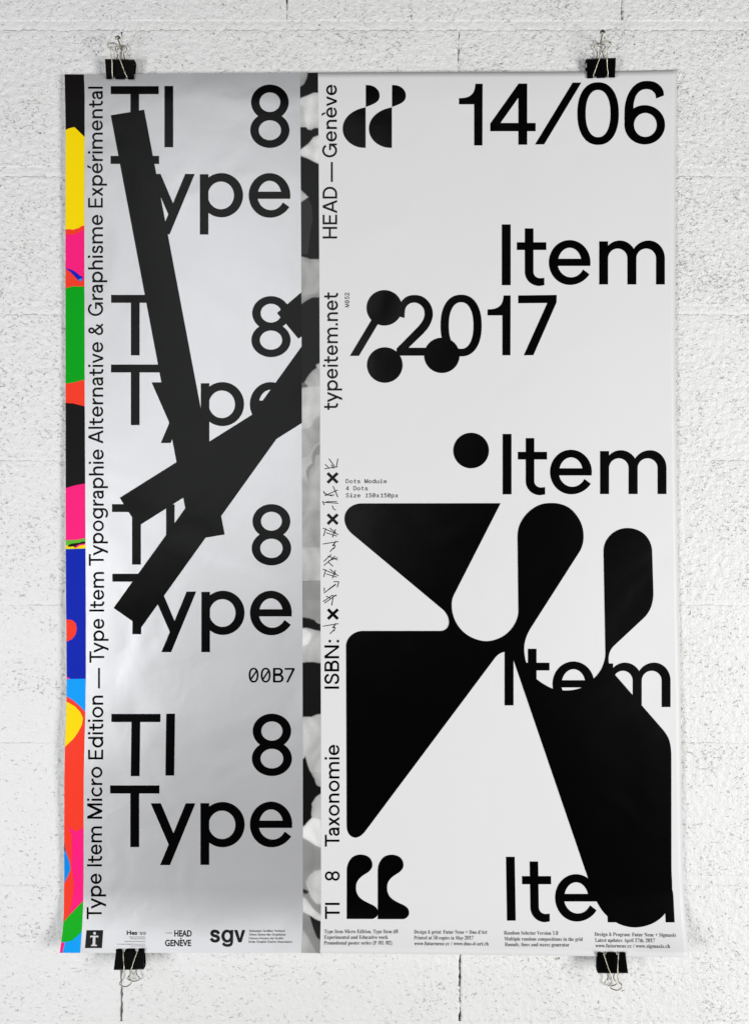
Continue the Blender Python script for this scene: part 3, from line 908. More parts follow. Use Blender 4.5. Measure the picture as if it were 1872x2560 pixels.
pb('b', [(50, 700), (100, 700), (190, 680), (290, 660), (290, 712), (200, 722), (140, 752), (50, 850)], .30, k3 + 8e-5)
pb('b', [(50, 850), (140, 752), (200, 722), (290, 712), (290, 1520), (250, 1570), (265, 1605), (210, 1640), (150, 1710), (108, 1785), (50, 1830)], .0075)
pb('b', [(108, 1790), (150, 1710), (210, 1640), (265, 1605), (290, 1640), (290, 1830), (160, 1842)], .42)
pb('b', [(290, 1510), (250, 1570), (265, 1605), (290, 1660)], .58)
pb('b', [(50, 1800), (108, 1790), (160, 1842), (50, 1874)], .13)
pb('b', [(50, 1874), (160, 1842), (290, 1830), (290, 2170), (250, 2230), (225, 2290), (180, 2350), (130, 2365), (50, 2364)], .55)
pb('c', [(225, 0), (290, -80), (290, 250), (240, 300), (200, 380), (150, 455), (50, 500), (50, 112), (150, 112), (200, 72)], .38)
pb('c', [(50, 500), (150, 455), (200, 380), (240, 300), (290, 248), (290, 262), (262, 330), (215, 400), (197, 480), (205, 540), (150, 585), (125, 640), (138, 720), (168, 830), (120, 745), (90, 660), (50, 600)], .52)
pb('c', [(290, 262), (262, 330), (215, 400), (197, 480), (205, 540), (150, 585), (125, 640), (138, 720), (165, 815), (158, 720), (175, 630), (230, 570), (250, 450), (290, 400)], .25)
pb('c', [(50, 1560), (180, 1588), (290, 1578), (290, 1150), (200, 1120), (50, 1180)], .36)
pb('c', [(50, 1578), (180, 1590), (290, 1580), (290, 1587), (180, 1597), (50, 1586)], .2, k2)
pb('c', [(50, 1586), (180, 1597), (290, 1587), (290, 2016), (200, 2016), (50, 2036)], .50)
pb('c', [(50, 2033), (200, 2012), (290, 2012), (290, 2022), (200, 2022), (50, 2044)], .17, k2)
pb('c', [(50, 2044), (200, 2022), (290, 2022), (290, 2259), (50, 2259)], .27)
pb('d', [(50, 0), (290, 0), (290, 310), (230, 250), (150, 225), (50, 210)], .29)
pb('d', [(50, 210), (150, 225), (230, 250), (272, 290), (290, 320), (290, 398), (240, 380), (160, 355), (50, 343)], .006)
pb('d', [(50, 343), (160, 355), (240, 380), (290, 398), (290, 800), (200, 774), (130, 778), (50, 797)], .50)
pb('d', [(50, 352), (130, 372), (180, 410), (190, 470), (160, 550), (50, 610)], .74, k2)
pb('d', [(50, 797), (130, 778), (200, 774), (290, 800), (290, 1420), (260, 1440), (200, 1465), (140, 1470), (50, 1458)], .005)
pb('d', [(50, 1458), (140, 1470), (200, 1465), (260, 1440), (290, 1420), (290, 2259), (50, 2259)], .52)
pb('d', [(50, 2000), (100, 1990), (115, 1950), (150, 2080), (190, 2180), (245, 2259), (50, 2259)], .005, k2)
pb('e', [(50, 0), (180, 0), (230, 110), (250, 160), (285, 197), (285, 228), (240, 300), (190, 380), (195, 420), (185, 500), (190, 550), (150, 590), (110, 640), (50, 710)], .005, k2)
pb('e', [(180, 0), (230, 110), (250, 160), (290, 200), (290, 0)], .42)
pb('e', [(290, 225), (240, 300), (190, 380), (195, 420), (185, 500), (200, 552), (290, 600)], .48)
pb('e', [(50, 705), (110, 640), (150, 590), (200, 552), (250, 562), (290, 590), (290, 928), (230, 880), (160, 830), (50, 745)], .80, k3)
pb('e', [(50, 745), (160, 830), (230, 880), (290, 928), (290, 1165), (220, 1190), (160, 1240), (120, 1320), (150, 1425), (50, 1360)], .26)
pb('e', [(290, 1165), (220, 1190), (160, 1240), (120, 1320), (130, 1370), (155, 1440), (190, 1520), (240, 1580), (290, 1605)], .55, k2)
pb('e', [(50, 1365), (150, 1427), (155, 1440), (125, 1468), (50, 1430)], .03, k3)
pb('e', [(50, 1430), (125, 1466), (155, 1440), (190, 1520), (240, 1580), (290, 1605), (290, 1770), (270, 1740), (200, 1635), (120, 1510), (50, 1450)], .25, k2)
pb('e', [(50, 1450), (120, 1530), (200, 1640), (290, 1760), (290, 1815), (230, 1762), (165, 1717), (50, 1640)], .72, k3 + 5e-5)
pb('e', [(160, 1718), (230, 1765), (290, 1815), (290, 2060), (250, 1990), (200, 1860)], .007, k3)
pb('e', [(50, 1640), (160, 1718), (200, 1860), (250, 1990), (290, 2060), (290, 2300), (250, 2300), (160, 2010), (50, 1770)], .24, k2)
pb('e', [(50, 1790), (150, 2000), (252, 2190), (50, 2190)], .42, k3)

lay_patches(CB, band, LEFT, SL)

def photo_print():
    yy = np.arange(181.0, 2384.0, 1.25)
    uu = np.linspace(0, 1, 40)
    Yg = np.repeat(yy[:, None], len(uu), 1)
    for _ in range(1):
        Xg = SR(Yg) * (1 - uu[None]) + WL(Yg) * uu[None]
    tb = TOP(Xg[0]) ; bb = BOT(Xg[0])
    vv = (yy - yy[0]) / (yy[-1] - yy[0])
    Yg = (TOP(Xg) + .1) * (1 - vv[:, None]) + (BOT(Xg) - .1) * vv[:, None]
    Xg = (SR(Yg) + .05) * (1 - uu[None]) + (WL(Yg) - .05) * uu[None]
    g = np.full(Xg.shape, 0.42)
    fx, fy = Xg.ravel(), Yg.ravel()
    gf = g.ravel()
    for i in sorted(range(len(PB)), key=lambda i: (PB[i][3], i)):
        gf[inside(PB[i][0], fx, fy)] = sum(PB[i][1]) / 3
    g = gf.reshape(Xg.shape)
    def blur(a, s):
        k = int(3 * s) + 1
        w_ = np.exp(-0.5 * (np.arange(-k, k + 1) / s) ** 2); w_ /= w_.sum()
        p_ = np.pad(a, k, mode='edge')
        p_ = sum(w_[i] * p_[i:i + a.shape[0], :] for i in range(2 * k + 1))
        return sum(w_[i] * p_[:, i:i + a.shape[1]] for i in range(2 * k + 1))
    lg = np.log(g + 0.01)
    b1, b2 = blur(g, 0.8), blur(g, 7.0)
    t = smooth01((b1 - 0.15) / 0.2)
    g = b1 * (1 - t) + (0.62 * b1 + 0.38 * b2) * t
    # smoky tone inside the greys and the fine ruling of the print
    sm = np.sin(Xg / 9.0 + 2.1 * np.sin(Yg / 23.0)) * np.sin(Yg / 17.0 + 1.7 * np.sin(Xg / 14.0 + Yg / 61.0)) + 0.6 * np.sin(Yg / 41.0 + Xg / 12.0)
    rng = np.random.default_rng(3)
    g = g * (1 + t * (0.11 * sm + 0.05 * rng.standard_normal(g.shape)))
    g = np.clip(g, 0.003, 0.85)
    nx = len(uu)
    ny = len(yy)
    idx = np.arange(nx * ny).reshape(ny, nx)
    F = np.stack([idx[:-1, :-1], idx[1:, :-1], idx[1:, 1:], idx[:-1, 1:]], -1).reshape(-1, 4).tolist()
    n = N('photographic_print')
    at = n.n('ShaderNodeAttribute', attribute_name='tone')
    n.l(n.mixc(at.outputs['Fac'], (0, 0, 0), (1.0, 1.0, .985)), n.b.inputs['Base Color'])
    n.b.inputs['Roughness'].default_value = 0.32
    n.b.inputs['Specular IOR Level'].default_value = 0.24
    o = sheet_mesh('photographic_print', np.stack([Xg.ravel(), Yg.ravel()], -1), F, L2, n.m, photo)
    a = o.data.attributes.new('tone', 'FLOAT', 'POINT')
    a.data.foreach_set('value', g.ravel().astype(np.float32))
    o['label'] = 'marbled black, white and grey photograph cropped to a strip'
photo_print()

# ------------------------------------------------------------------ the painted block wall
def wall_paint():
    n = N('rough_white_paint')
    p = pos(n)
    oi = n.n('ShaderNodeObjectInfo')
    sep = n.n('ShaderNodeSeparateColor')
    n.l(oi.outputs['Color'], sep.inputs[0])
    dens_ = sep.outputs[0]                      # how open each block's face is
    wob = n.n('ShaderNodeTexNoise')
    wob.inputs['Scale'].default_value = 70
    wob.inputs['Detail'].default_value = 3
    n.l(p, wob.inputs['Vector'])
    add = n.n('ShaderNodeVectorMath', operation='MULTIPLY_ADD')
    n.l(wob.outputs['Color'], add.inputs[0])
    add.inputs[1].default_value = (.010, .010, .010)
    n.l(p, add.inputs[2])
    pv = add.outputs[0]
    slow = n.noise(p, 17, 3, 0.55)
    lump = n.noise(p, 105, 3, 0.5)
    fine = n.noise(p, 330, 2, 0.5)
    # grains: soft rounded lumps with creases between them
    vo = n.n('ShaderNodeTexVoronoi', feature='DISTANCE_TO_EDGE')
    vo.inputs['Scale'].default_value = 135
    n.l(pv, vo.inputs['Vector'])
    crease = n.ramp(vo.outputs['Distance'], 0.0, 0.16, 1, 0)
    vo2 = n.n('ShaderNodeTexVoronoi', feature='DISTANCE_TO_EDGE')
    vo2.inputs['Scale'].default_value = 75
    n.l(pv, vo2.inputs['Vector'])
    crease2 = n.ramp(vo2.outputs['Distance'], 0.0, 0.10, 1, 0)
    m1 = n.noise(p, 105, 2, 0.55)
    m2 = n.noise(p, 70, 2, 0.5)
    big = n.math('MULTIPLY', n.math('SUBTRACT', slow, 0.5), 0.36)
    t1 = n.math('SUBTRACT', n.math('SUBTRACT', 0.70, n.math('MULTIPLY', dens_, 0.14)), big)
    mpv = n.n('ShaderNodeMapping')
    mpv.inputs['Rotation'].default_value = (0, math.radians(32), 0)
    mpv.inputs['Scale'].default_value = (0.72, 1, 1.25)
    n.l(pv, mpv.inputs['Vector'])
    dab = n.noise(mpv.outputs[0], 205, 3, 0.6)
    td = n.math('SUBTRACT', n.math('SUBTRACT', 0.664, n.math('MULTIPLY', dens_, 0.085)), n.math('MULTIPLY', big, 0.8))
    dabs = n.ramp(n.math('SUBTRACT', dab, td), -0.015, 0.055)
    core = n.ramp(n.math('SUBTRACT', dab, td), 0.055, 0.11)
    k1 = n.math('MULTIPLY', crease, n.ramp(n.math('SUBTRACT', m1, t1), -0.05, 0.09))
    k2 = n.math('MULTIPLY', crease2, n.ramp(n.math('SUBTRACT', m2, t1), -0.04, 0.08))
    cr = n.math('MAXIMUM', k1, k2)
    # pores left open by the paint
    vp = n.n('ShaderNodeTexVoronoi')
    vp.inputs['Scale'].default_value = 120
    n.l(pv, vp.inputs['Vector'])
    sc_ = n.n('ShaderNodeSeparateColor')
    n.l(vp.outputs['Color'], sc_.inputs[0])
    pick = n.ramp(n.math('ADD', sc_.outputs[0], n.math('ADD', n.math('MULTIPLY', dens_, 0.055), n.math('MULTIPLY', big, 0.5))), 0.980, 1.015)
    size = n.math('ADD', 0.08, n.math('MULTIPLY', sc_.outputs[1], 0.13))
    hole = n.math('MULTIPLY', n.ramp(n.math('SUBTRACT', vp.outputs['Distance'], size), -0.05, 0.06, 1, 0), pick)
    hole = n.math('MAXIMUM', hole, n.math('MULTIPLY', n.ramp(cr, 0.9, 1.0), n.ramp(m1, 0.68, 0.73)))
    tone = n.noise(p, 4, 3, 0.5)
    base = n.mixc(tone, (.79, .79, .78), (.85, .85, .845))
    base = n.mixc(n.math('MULTIPLY', cr, 0.06), base, (.50, .51, .47))
    base = n.mixc(n.math('MULTIPLY', dabs, 0.27), base, (.46, .47, .43))  # dabs: shade of the dimples and thin paint in pores, mixed as colour
    base = n.mixc(n.math('MULTIPLY', core, 0.62), base, (.13, .13, .095))
    base = n.mixc(n.math('MULTIPLY', hole, 0.70), base, (.10, .10, .07))
    n.l(base, n.b.inputs['Base Color'])
    n.b.inputs['Roughness'].default_value = 0.5
    n.b.inputs['Specular IOR Level'].default_value = 0.4
    amp = n.math('ADD', 0.0025, n.math('MULTIPLY', dens_, 0.0014))
    h = n.math('MULTIPLY', lump, amp)
    h = n.math('ADD', h, n.math('MULTIPLY', fine, 0.0008))
    h = n.math('ADD', h, n.math('MULTIPLY', slow, 0.0022))
    h = n.math('SUBTRACT', h, n.math('MULTIPLY', cr, 0.0007))
    h = n.math('SUBTRACT', h, n.math('MULTIPLY', dabs, 0.0016))
    h = n.math('SUBTRACT', h, n.math('MULTIPLY', hole, 0.0020))
    dp = n.n('ShaderNodeDisplacement')
    dp.inputs['Midlevel'].default_value = 0.0
    dp.inputs['Scale'].default_value = 1.0
    n.l(n.math('SUBTRACT', h, 0.0028), dp.inputs['Height'])
    n.l(dp.outputs[0], n.out.inputs['Displacement'])
    n.m.displacement_method = 'BOTH'
    return n.m

def mortar_paint():
    n = N('painted_mortar')
    p = pos(n)
    mp = n.n('ShaderNodeMapping')
    mp.inputs['Scale'].default_value = (1, 1, 6)
    n.l(p, mp.inputs['Vector'])
    a = n.noise(mp.outputs[0], 22, 4, 0.6)
    b = n.noise(p, 300, 3, 0.6)
    n1 = n.noise(mp.outputs[0], 40, 3, 0.6, 0.3)
    rid = n.math('ABSOLUTE', n.math('SUBTRACT', n1, 0.5))
    line = n.math('MULTIPLY', n.ramp(rid, 0, 0.02, 1, 0), n.ramp(n.noise(p, 45, 1, 0.5), 0.5, 0.6))
    n.b.inputs['Base Color'].default_value = (.82, .82, .81, 1)
    n.b.inputs['Roughness'].default_value = 0.5
    h = n.math('ADD', n.math('MULTIPLY', a, 0.0012), n.math('MULTIPLY', b, 0.0004))
    h = n.math('SUBTRACT', h, n.math('MULTIPLY', line, 0.0008))
    dp = n.n('ShaderNodeDisplacement')
    dp.inputs['Midlevel'].default_value = 0.0
    dp.inputs['Scale'].default_value = 1.0
    n.l(h, dp.inputs['Height'])
    n.l(dp.outputs[0], n.out.inputs['Displacement'])
    n.m.displacement_method = 'BOTH'
    return n.m

M_WALL = wall_paint()
M_MORTAR = mortar_paint()
n_ = N('hollow_joint_shade')
n_.b.inputs['Roughness'].default_value = 0.95
n_.l(n_.mixc(n_.noise(pos(n_), 90, 3, 0.6), (.035, .028, .018), (.008, .007, .006)), n_.b.inputs['Base Color'])  # near-black tones carry the shade inside the hollow joints
M_HOLLOW = n_.m

wall = thing('block_wall', 'white painted wall of rough concrete blocks with thin joints behind the poster', 'wall', (0, 0.1, HC - 0.8))
WO = Vector(wall.location)

def wx(px): return (px - CX) / K
def wz(py): return HC - (py - CY) / K

BED = [-1026, -666, -306, 54, 420, 765, 1130, 1491, 1835, 2192, 2556, 2915, 3275, 3635]   # undersides of the courses, in photograph pixels
JH = 22                                                           # height of a bed joint
hidden_x = (185, 1665)
hidden_y = (215, 2350)

def steps(a, b, hide, other_hidden, fine, coarse, lim=(-60, 1932)):
    """grid lines from a to b, coarse where the poster hides the wall"""
    o = [a]
    x = a
    while x < b - 1e-6:
        st = coarse if (other_hidden and hide[0] < x < hide[1] - coarse) else fine
        if x < lim[0] - 14 or x > lim[1]:
            st = max(st, 14)
        x = min(x + st, b)
        o.append(x)
    if len(o) > 2 and o[-1] - o[-2] < 0.3 * fine:
        o.pop(-2)
    return o

def block(px0, px1, py0, py1, rough_l=0.0, rough_r=0.0, row=0):
    row_hidden = py0 > hidden_y[0] - 40 and py1 < hidden_y[1] + 40
    fine = 2.5 if True else 5
    fully = px0 > hidden_x[0] and px1 < hidden_x[1] and row_hidden
    if fully:
        fine = 24
    xs = steps(px0, px1, hidden_x, row_hidden, fine, 24)
    ys = steps(py0, py1, hidden_y, (px0 > hidden_x[0] and px1 < hidden_x[1]), fine, 24, (-60, 2620))
    nx, ny = len(xs), len(ys)
    X, Y = np.meshgrid(np.array(xs), np.array(ys))
    # slightly uneven arrises
    ex = (np.abs(X - px0) < 1e-6).astype(float) - (np.abs(X - px1) < 1e-6).astype(float)
    ey = (np.abs(Y - py0) < 1e-6).astype(float) - (np.abs(Y - py1) < 1e-6).astype(float)
    seed = random.uniform(0, 50)
    jl = 0.9 * np.sin(Y / 7.3 + seed) + 0.7 * np.sin(Y / 3.1 + seed * 2) + 0.8 * np.sin(Y / 19.0 + seed)
    jy = 1.0 * np.sin(X / 8.9 + seed) + 0.8 * np.sin(X / 3.7 + seed * 3) + 1.2 * np.sin(X / 29.0 + seed)
    XX = X + np.abs(ex) * jl * (0.6 + rough_l * (ex > 0) + rough_r * (ex < 0))
    YY = Y + np.abs(ey) * jy
    edge = np.minimum(X - px0, px1 - X) / 3.0
    z_ = 0.0 - 0.0016 * np.clip(1 - edge, 0, 1) ** 1.5
    wav = np.sin(X / 21.0 + seed) + np.sin(X / 9.3 + 2 * seed)
    z_ = z_ - 0.0002 * np.clip(1 - (Y - py0) / (9 + 3 * wav), 0, 1) - 0.0012 * np.clip(1 - (py1 - Y) / 3.2, 0, 1)
    co = np.stack([(XX - CX) / K, -z_, HC - (YY - CY) / K], -1).reshape(-1, 3)
    # sides going back into the wall
    f = []
    for j in range(ny - 1):
        for i in range(nx - 1):
            a = j * nx + i
            f.append((a, a + nx, a + nx + 1, a + 1))
    border = [i for i in range(nx)] + [j * nx + nx - 1 for j in range(1, ny)] + [(ny - 1) * nx + i for i in range(nx - 2, -1, -1)] + [j * nx for j in range(ny - 2, 0, -1)]
    back = co[border].copy()
    back[:, 1] += 0.09
    k = len(co)
    co = np.concatenate([co, back])
    for i in range(len(border)):
        j = (i + 1) % len(border)
        f.append((border[i], border[j], k + j, k + i))
    ctr = Vector((wx((px0 + px1) / 2), 0.045, wz((py0 + py1) / 2)))
    co = co - np.array(ctr)
    me = bpy.data.meshes.new('concrete_block')
    me.from_pydata(co.tolist(), [], f)
    me.update()
    o = link('concrete_block', me, M_WALL, wall, ctr - WO)
    mx = (px0 + px1) / 2
    dn = random.uniform(0.35, 0.7)
    if mx > 1000:
        dn = {-1: .35, 0: .62, 1: .7, 2: .85, 3: .5, 4: .62, 5: .48, 6: .45, 7: .42}.get(row, .5)
    elif mx < 760:
        dn = {0: .42, 1: .5, 2: .62, 3: .6, 4: .42, 5: .2, 6: .08, 7: .22}.get(row, .3)
    o.color = (dn, dn, dn, 1)

for r in range(len(BED) - 1):
    y0, y1 = BED[r] + JH, BED[r + 1]
    r -= 2
    odd = r % 2 == 0
    if odd:
        js = [-1820, -975, -129, 717, 1553.5, 2400, 3246]
    else:
        js = [-543, 303, 1146 if r < 5 else 1149.5, 1992]
        js = [-543 - 846] + js + [2838, 3684]
    for i in range(len(js) - 1):
        a, b = js[i], js[i + 1]
        if b < -900 or a > 2800:
            continue
        gl = {1149.5: 2.0, 1146: 1.3, 717: 0.9, 1553.5: 2.2, 303: 1.3 if r < 5 else 2.8}.get(a, 1.5)
        gr = {1149.5: 2.0, 1146: 1.3, 717: 0.9, 1553.5: 2.2, 303: 1.3 if r < 5 else 2.8}.get(b, 1.5)
        block(max(a + gl, -1200), min(b - gr, 3080), y0, y1, 0.3, 0.3, r)

# bed joints: flush, smoother, a little behind the block faces
for r, yb in enumerate(BED[1:-1]):
    row_hidden = 230 < yb < 2330
    xs = steps(-1200, 3080, hidden_x, row_hidden, 3.0, 24)
    ys = np.linspace(yb - 3, yb + JH + 3, 10)
    X, Y = np.meshgrid(np.array(xs), ys)
    zz = 0.0003 - 0.0004 * np.sin(np.clip((Y - yb) / JH, 0, 1) * math.pi)
    co = np.stack([(X - CX) / K, zz, HC - (Y - CY) / K], -1).reshape(-1, 3)
    ctr = Vector((0, 0, wz(yb + JH / 2)))
    nx = len(xs)
    f = [(j * nx + i, (j + 1) * nx + i, (j + 1) * nx + i + 1, j * nx + i + 1) for j in range(9) for i in range(nx - 1)]
    me = bpy.data.meshes.new('mortar_joint')
    me.from_pydata((co - np.array(ctr)).tolist(), [], f)
    me.update()
    o = link('mortar_joint', me, M_WALL, wall, ctr - WO)
    o.color = (.12, .12, .12, 1)

# dark sheet behind the open upright joints, the hollow's shade in its colour
me = bpy.data.meshes.new('joint_backing')
y_ = 0.014
co = [(wx(-1195), y_, wz(3630)), (wx(3075), y_, wz(3630)), (wx(3075), y_, wz(-1000)), (wx(-1195), y_, wz(-1000))]
me.from_pydata([tuple(Vector(c) - WO) for c in co], [], [(0, 1, 2, 3)])
link('joint_backing', me, M_HOLLOW, wall)

# ------------------------------------------------------------------ clips and nails
def metal(name, col, rough):
    n = N(name)
    n.b.inputs['Base Color'].default_value = col + (1,)
    n.b.inputs['Metallic'].default_value = 1.0
    n.b.inputs['Roughness'].default_value = rough
    n.l(n.ramp(n.noise(pos(n), 900, 3, 0.6), 0.3, 0.7, rough - 0.06, rough + 0.1), n.b.inputs['Roughness'])
    return n.m
M_WIRE = metal('nickel_wire', (.40, .37, .30), 0.30)
M_NAIL = metal('dull_steel', (.50, .48, .40), 0.4)
n_ = N('black_enamel')
n_.b.inputs['Base Color'].default_value = (.0018, .0018, .0018, 1)
n_.b.inputs['Specular IOR Level'].default_value = 0.05
n_.l(n_.ramp(n_.noise(pos(n_), 700, 2, 0.5), 0.3, 0.7, 0.28, 0.36), n_.b.inputs['Roughness'])
M_ENAMEL = n_.m
n_ = N('hem_highlight_enamel')
n_.b.inputs['Base Color'].default_value = (.02, .02, .02, 1)  # lighter, glossier copy of the enamel that puts a highlight on the hems
n_.b.inputs['Roughness'].default_value = 0.3
M_HEM = n_.m

def tube(points, rad, sides=10):
    P = [np.array(p, float) for p in points]
    V, F = [], []
    up = np.array([0.13, 1.0, 0.21]); up /= np.linalg.norm(up)
    prev = None
    for i, p in enumerate(P):
        t = P[min(i + 1, len(P) - 1)] - P[max(i - 1, 0)]
        t /= np.linalg.norm(t)
        a = prev if prev is not None else up
        u = a - t * (a @ t)
        if np.linalg.norm(u) < 1e-6:
            u = np.array([1.0, 0, 0]) - t * t[0]
        u /= np.linalg.norm(u)
        prev = u
        v = np.cross(t, u)
        rr_ = rad[i] if hasattr(rad, '__len__') else rad
        for k in range(sides):
            a_ = 2 * math.pi * k / sides
            V.append(p + (u * math.cos(a_) + v * math.sin(a_)) * rr_)
    for i in range(len(P) - 1):
        for k in range(sides):
            a_, b_ = i * sides + k, i * sides + (k + 1) % sides
            F.append((a_, b_, b_ + sides, a_ + sides))
    F.append(tuple(range(sides))[::-1])
    F.append(tuple((len(P) - 1) * sides + k for k in range(sides)))
    return V, F

def curve3(pts, n=6):
    P = smooth3(pts, n)
    return P

def smooth3(pts, n=6):
    P = [np.array(p, float) for p in pts]
    o = []
    for i in range(len(P) - 1):
        p0 = P[max(i - 1, 0)]; p1 = P[i]; p2 = P[i + 1]; p3 = P[min(i + 2, len(P) - 1)]
        for k in range(n):
            t = k / n
            o.append(0.5 * ((2 * p1) + (-p0 + p2) * t + (2 * p0 - 5 * p1 + 4 * p2 - p3) * t * t + (-p0 + 3 * p1 - 3 * p2 + p3) * t ** 3))
    o.append(P[-1])
    return o

def clip(label, jx, jy, up, tilt, jaw_w, spine_w, h, half, front, back, zoom):
    """jx, jy: middle of the lip line in the photograph; up: +1 when the spine is above the paper's edge; half: half the spine's depth"""
    d0 = float(depth(jx, jy))
    origin = Vector(unproj(jx, jy, d0))
    root = thing('binder_clip', label, 'binder clip', origin, 'binder clips holding the poster')
    V, F = [], []
    ct, st = math.cos(tilt), math.sin(tilt)
    def loc(a, b, c):
        """a across, b away from the lip towards the spine, c towards the camera"""
        z_ = b * up
        c = c + (max(b, 0) * 0.24 if up < 0 else 0)
        return (a * ct - z_ * st, -c, a * st + z_ * ct)
    def add(vs, fs):
        k = len(V)
        V.extend(vs)
        F.extend([tuple(k + i for i in f_) for f_ in fs])
    th = 0.0007
    notch = jaw_w * 0.225
    nw = 0.0026
    for sgn in (1, -1):
        c0, c1 = 0.0011 * sgn, half * sgn
        # plate outline from the lip to the spine, with two cut-outs where the wires enter
        def W(b): return (jaw_w + (spine_w - jaw_w) * b / h) / 2
        def Cc(b): return c0 + (c1 - c0) * (b / h) ** 0.92 if b > 0 else c0
        cols = [-1, -.999, None]
        rows = [0.0022, 0.0052, 0.010, 0.016, 0.021, h - 0.0012, h]
        xs_ = [-1.0, -notch - nw, -notch, -notch + nw, 0, notch - nw, notch, notch + nw, 1.0]
        grid = {}
        for ri, b in enumerate(rows):
            for ci, x in enumerate(xs_):
                xx = x * W(b) if abs(x) == 1.0 else x
                bb = b
                if ri == 0 and ci in (2, 6):
                    bb = 0.0050
                for layer in (0, 1):
                    grid[(ri, ci, layer)] = len(V)
                    V.append(loc(xx, bb, Cc(bb) + sgn * (th / 2 if layer == 0 else -th / 2)))
        nr, nc = len(rows), len(xs_)
        for ri in range(nr - 1):
            for ci in range(nc - 1):
                for layer in (0, 1):
                    F.append((grid[(ri, ci, layer)], grid[(ri, ci + 1, layer)], grid[(ri + 1, ci + 1, layer)], grid[(ri + 1, ci, layer)]))
        for ci in range(nc - 1):
            for ri in (0, nr - 1):
                F.append((grid[(ri, ci, 0)], grid[(ri, ci, 1)], grid[(ri, ci + 1, 1)], grid[(ri, ci + 1, 0)]))
        for ri in range(nr - 1):
            for ci in (0, nc - 1):
                F.append((grid[(ri, ci, 0)], grid[(ri + 1, ci, 0)], grid[(ri + 1, ci, 1)], grid[(ri, ci, 1)]))
        # rolled lips, in three lengths
        for xa, xb in ((-jaw_w / 2, -notch - nw * 0.9), (-notch + nw * 0.9, notch - nw * 0.9), (notch + nw * 0.9, jaw_w / 2)):
            rl = 0.0017
            vs, fs = [], []
            m_ = 14
            for e_, x in enumerate((xa, xa + 0.0006, xb - 0.0006, xb)):
                r_ = rl * (0.72 if e_ in (0, 3) else 1)
                for k in range(m_):
                    an = 2 * math.pi * k / m_
                    vs.append(loc(x, rl + r_ * math.cos(an), c0 + sgn * rl * 0.9 + r_ * math.sin(an)))
            for e_ in range(3):
                for k in range(m_):
                    a_, b_ = e_ * m_ + k, e_ * m_ + (k + 1) % m_
                    fs.append((a_, b_, b_ + m_, a_ + m_))
            fs.append(tuple(range(m_)))
            fs.append(tuple(3 * m_ + k for k in range(m_)))
            add(vs, fs)
    # the spine, slightly bowed, with rounded shoulders
    nseg = 10
    vs, fs = [], []
    for i in range(nseg + 1):
        t = i / nseg
        c = -half + 2 * half * t
        b = h + 0.0009 * math.sin(math.pi * t) ** 0.7
        for x in (-spine_w / 2, spine_w / 2):
            cut = 0.0016 if i in (0, nseg) else 0
            for dz in (0, -th):
                vs.append(loc(x - math.copysign(cut * 0.4, x), b + dz + 0.0002, c))
    for i in range(nseg):
        a_ = i * 4
        fs += [(a_, a_ + 2, a_ + 6, a_ + 4), (a_ + 1, a_ + 5, a_ + 7, a_ + 3), (a_, a_ + 4, a_ + 5, a_ + 1), (a_ + 2, a_ + 3, a_ + 7, a_ + 6)]
    add(vs, fs)
    # a hemmed edge along the front of the spine
    hem0 = len(F)
    for sgn in (1, -1):
        vv, ff = tube([loc(-spine_w / 2 + .0006, h - .0004, half * sgn), loc(0, h - .0003, half * sgn), loc(spine_w / 2 - .0006, h - .0004, half * sgn)], 0.00075, 8)
        add([tuple(v) for v in vv], ff)
    me = bpy.data.meshes.new('clip_body')
    me.from_pydata([tuple(map(float, v)) for v in V], [], F)
    me.update()
    o = link('clip_body', me, M_ENAMEL, root, smooth=False)
    me.materials.append(M_HEM)
    for k in range(hem0, len(me.polygons)):
        me.polygons[k].material_index = 1
        me.polygons[k].use_smooth = True
    zx, zy, zs = zoom
    for pts, rad_ in ((front, 0.00075), (back, 0.00075)):
        if up < 0 and pts is front:
            pts = [(x, y, dd + d0 - 0.0115) for x, y, dd in pts]
        if up < 0 and pts is back:
            pts = [(x, y, 0.005 + (dd - 0.005) * (d0 - 0.014) / 0.006) for x, y, dd in pts]
        W3 = [Vector(unproj(zx + x / zs, zy + y / zs, dd)) - origin for x, y, dd in pts]
        vv, ff = tube(smooth3(W3, 7), rad_)
        me = bpy.data.meshes.new('wire_handle')
        me.from_pydata([tuple(map(float, v)) for v in vv], [], ff)
        me.update()
        link('wire_handle', me, M_WIRE, root)
    return root

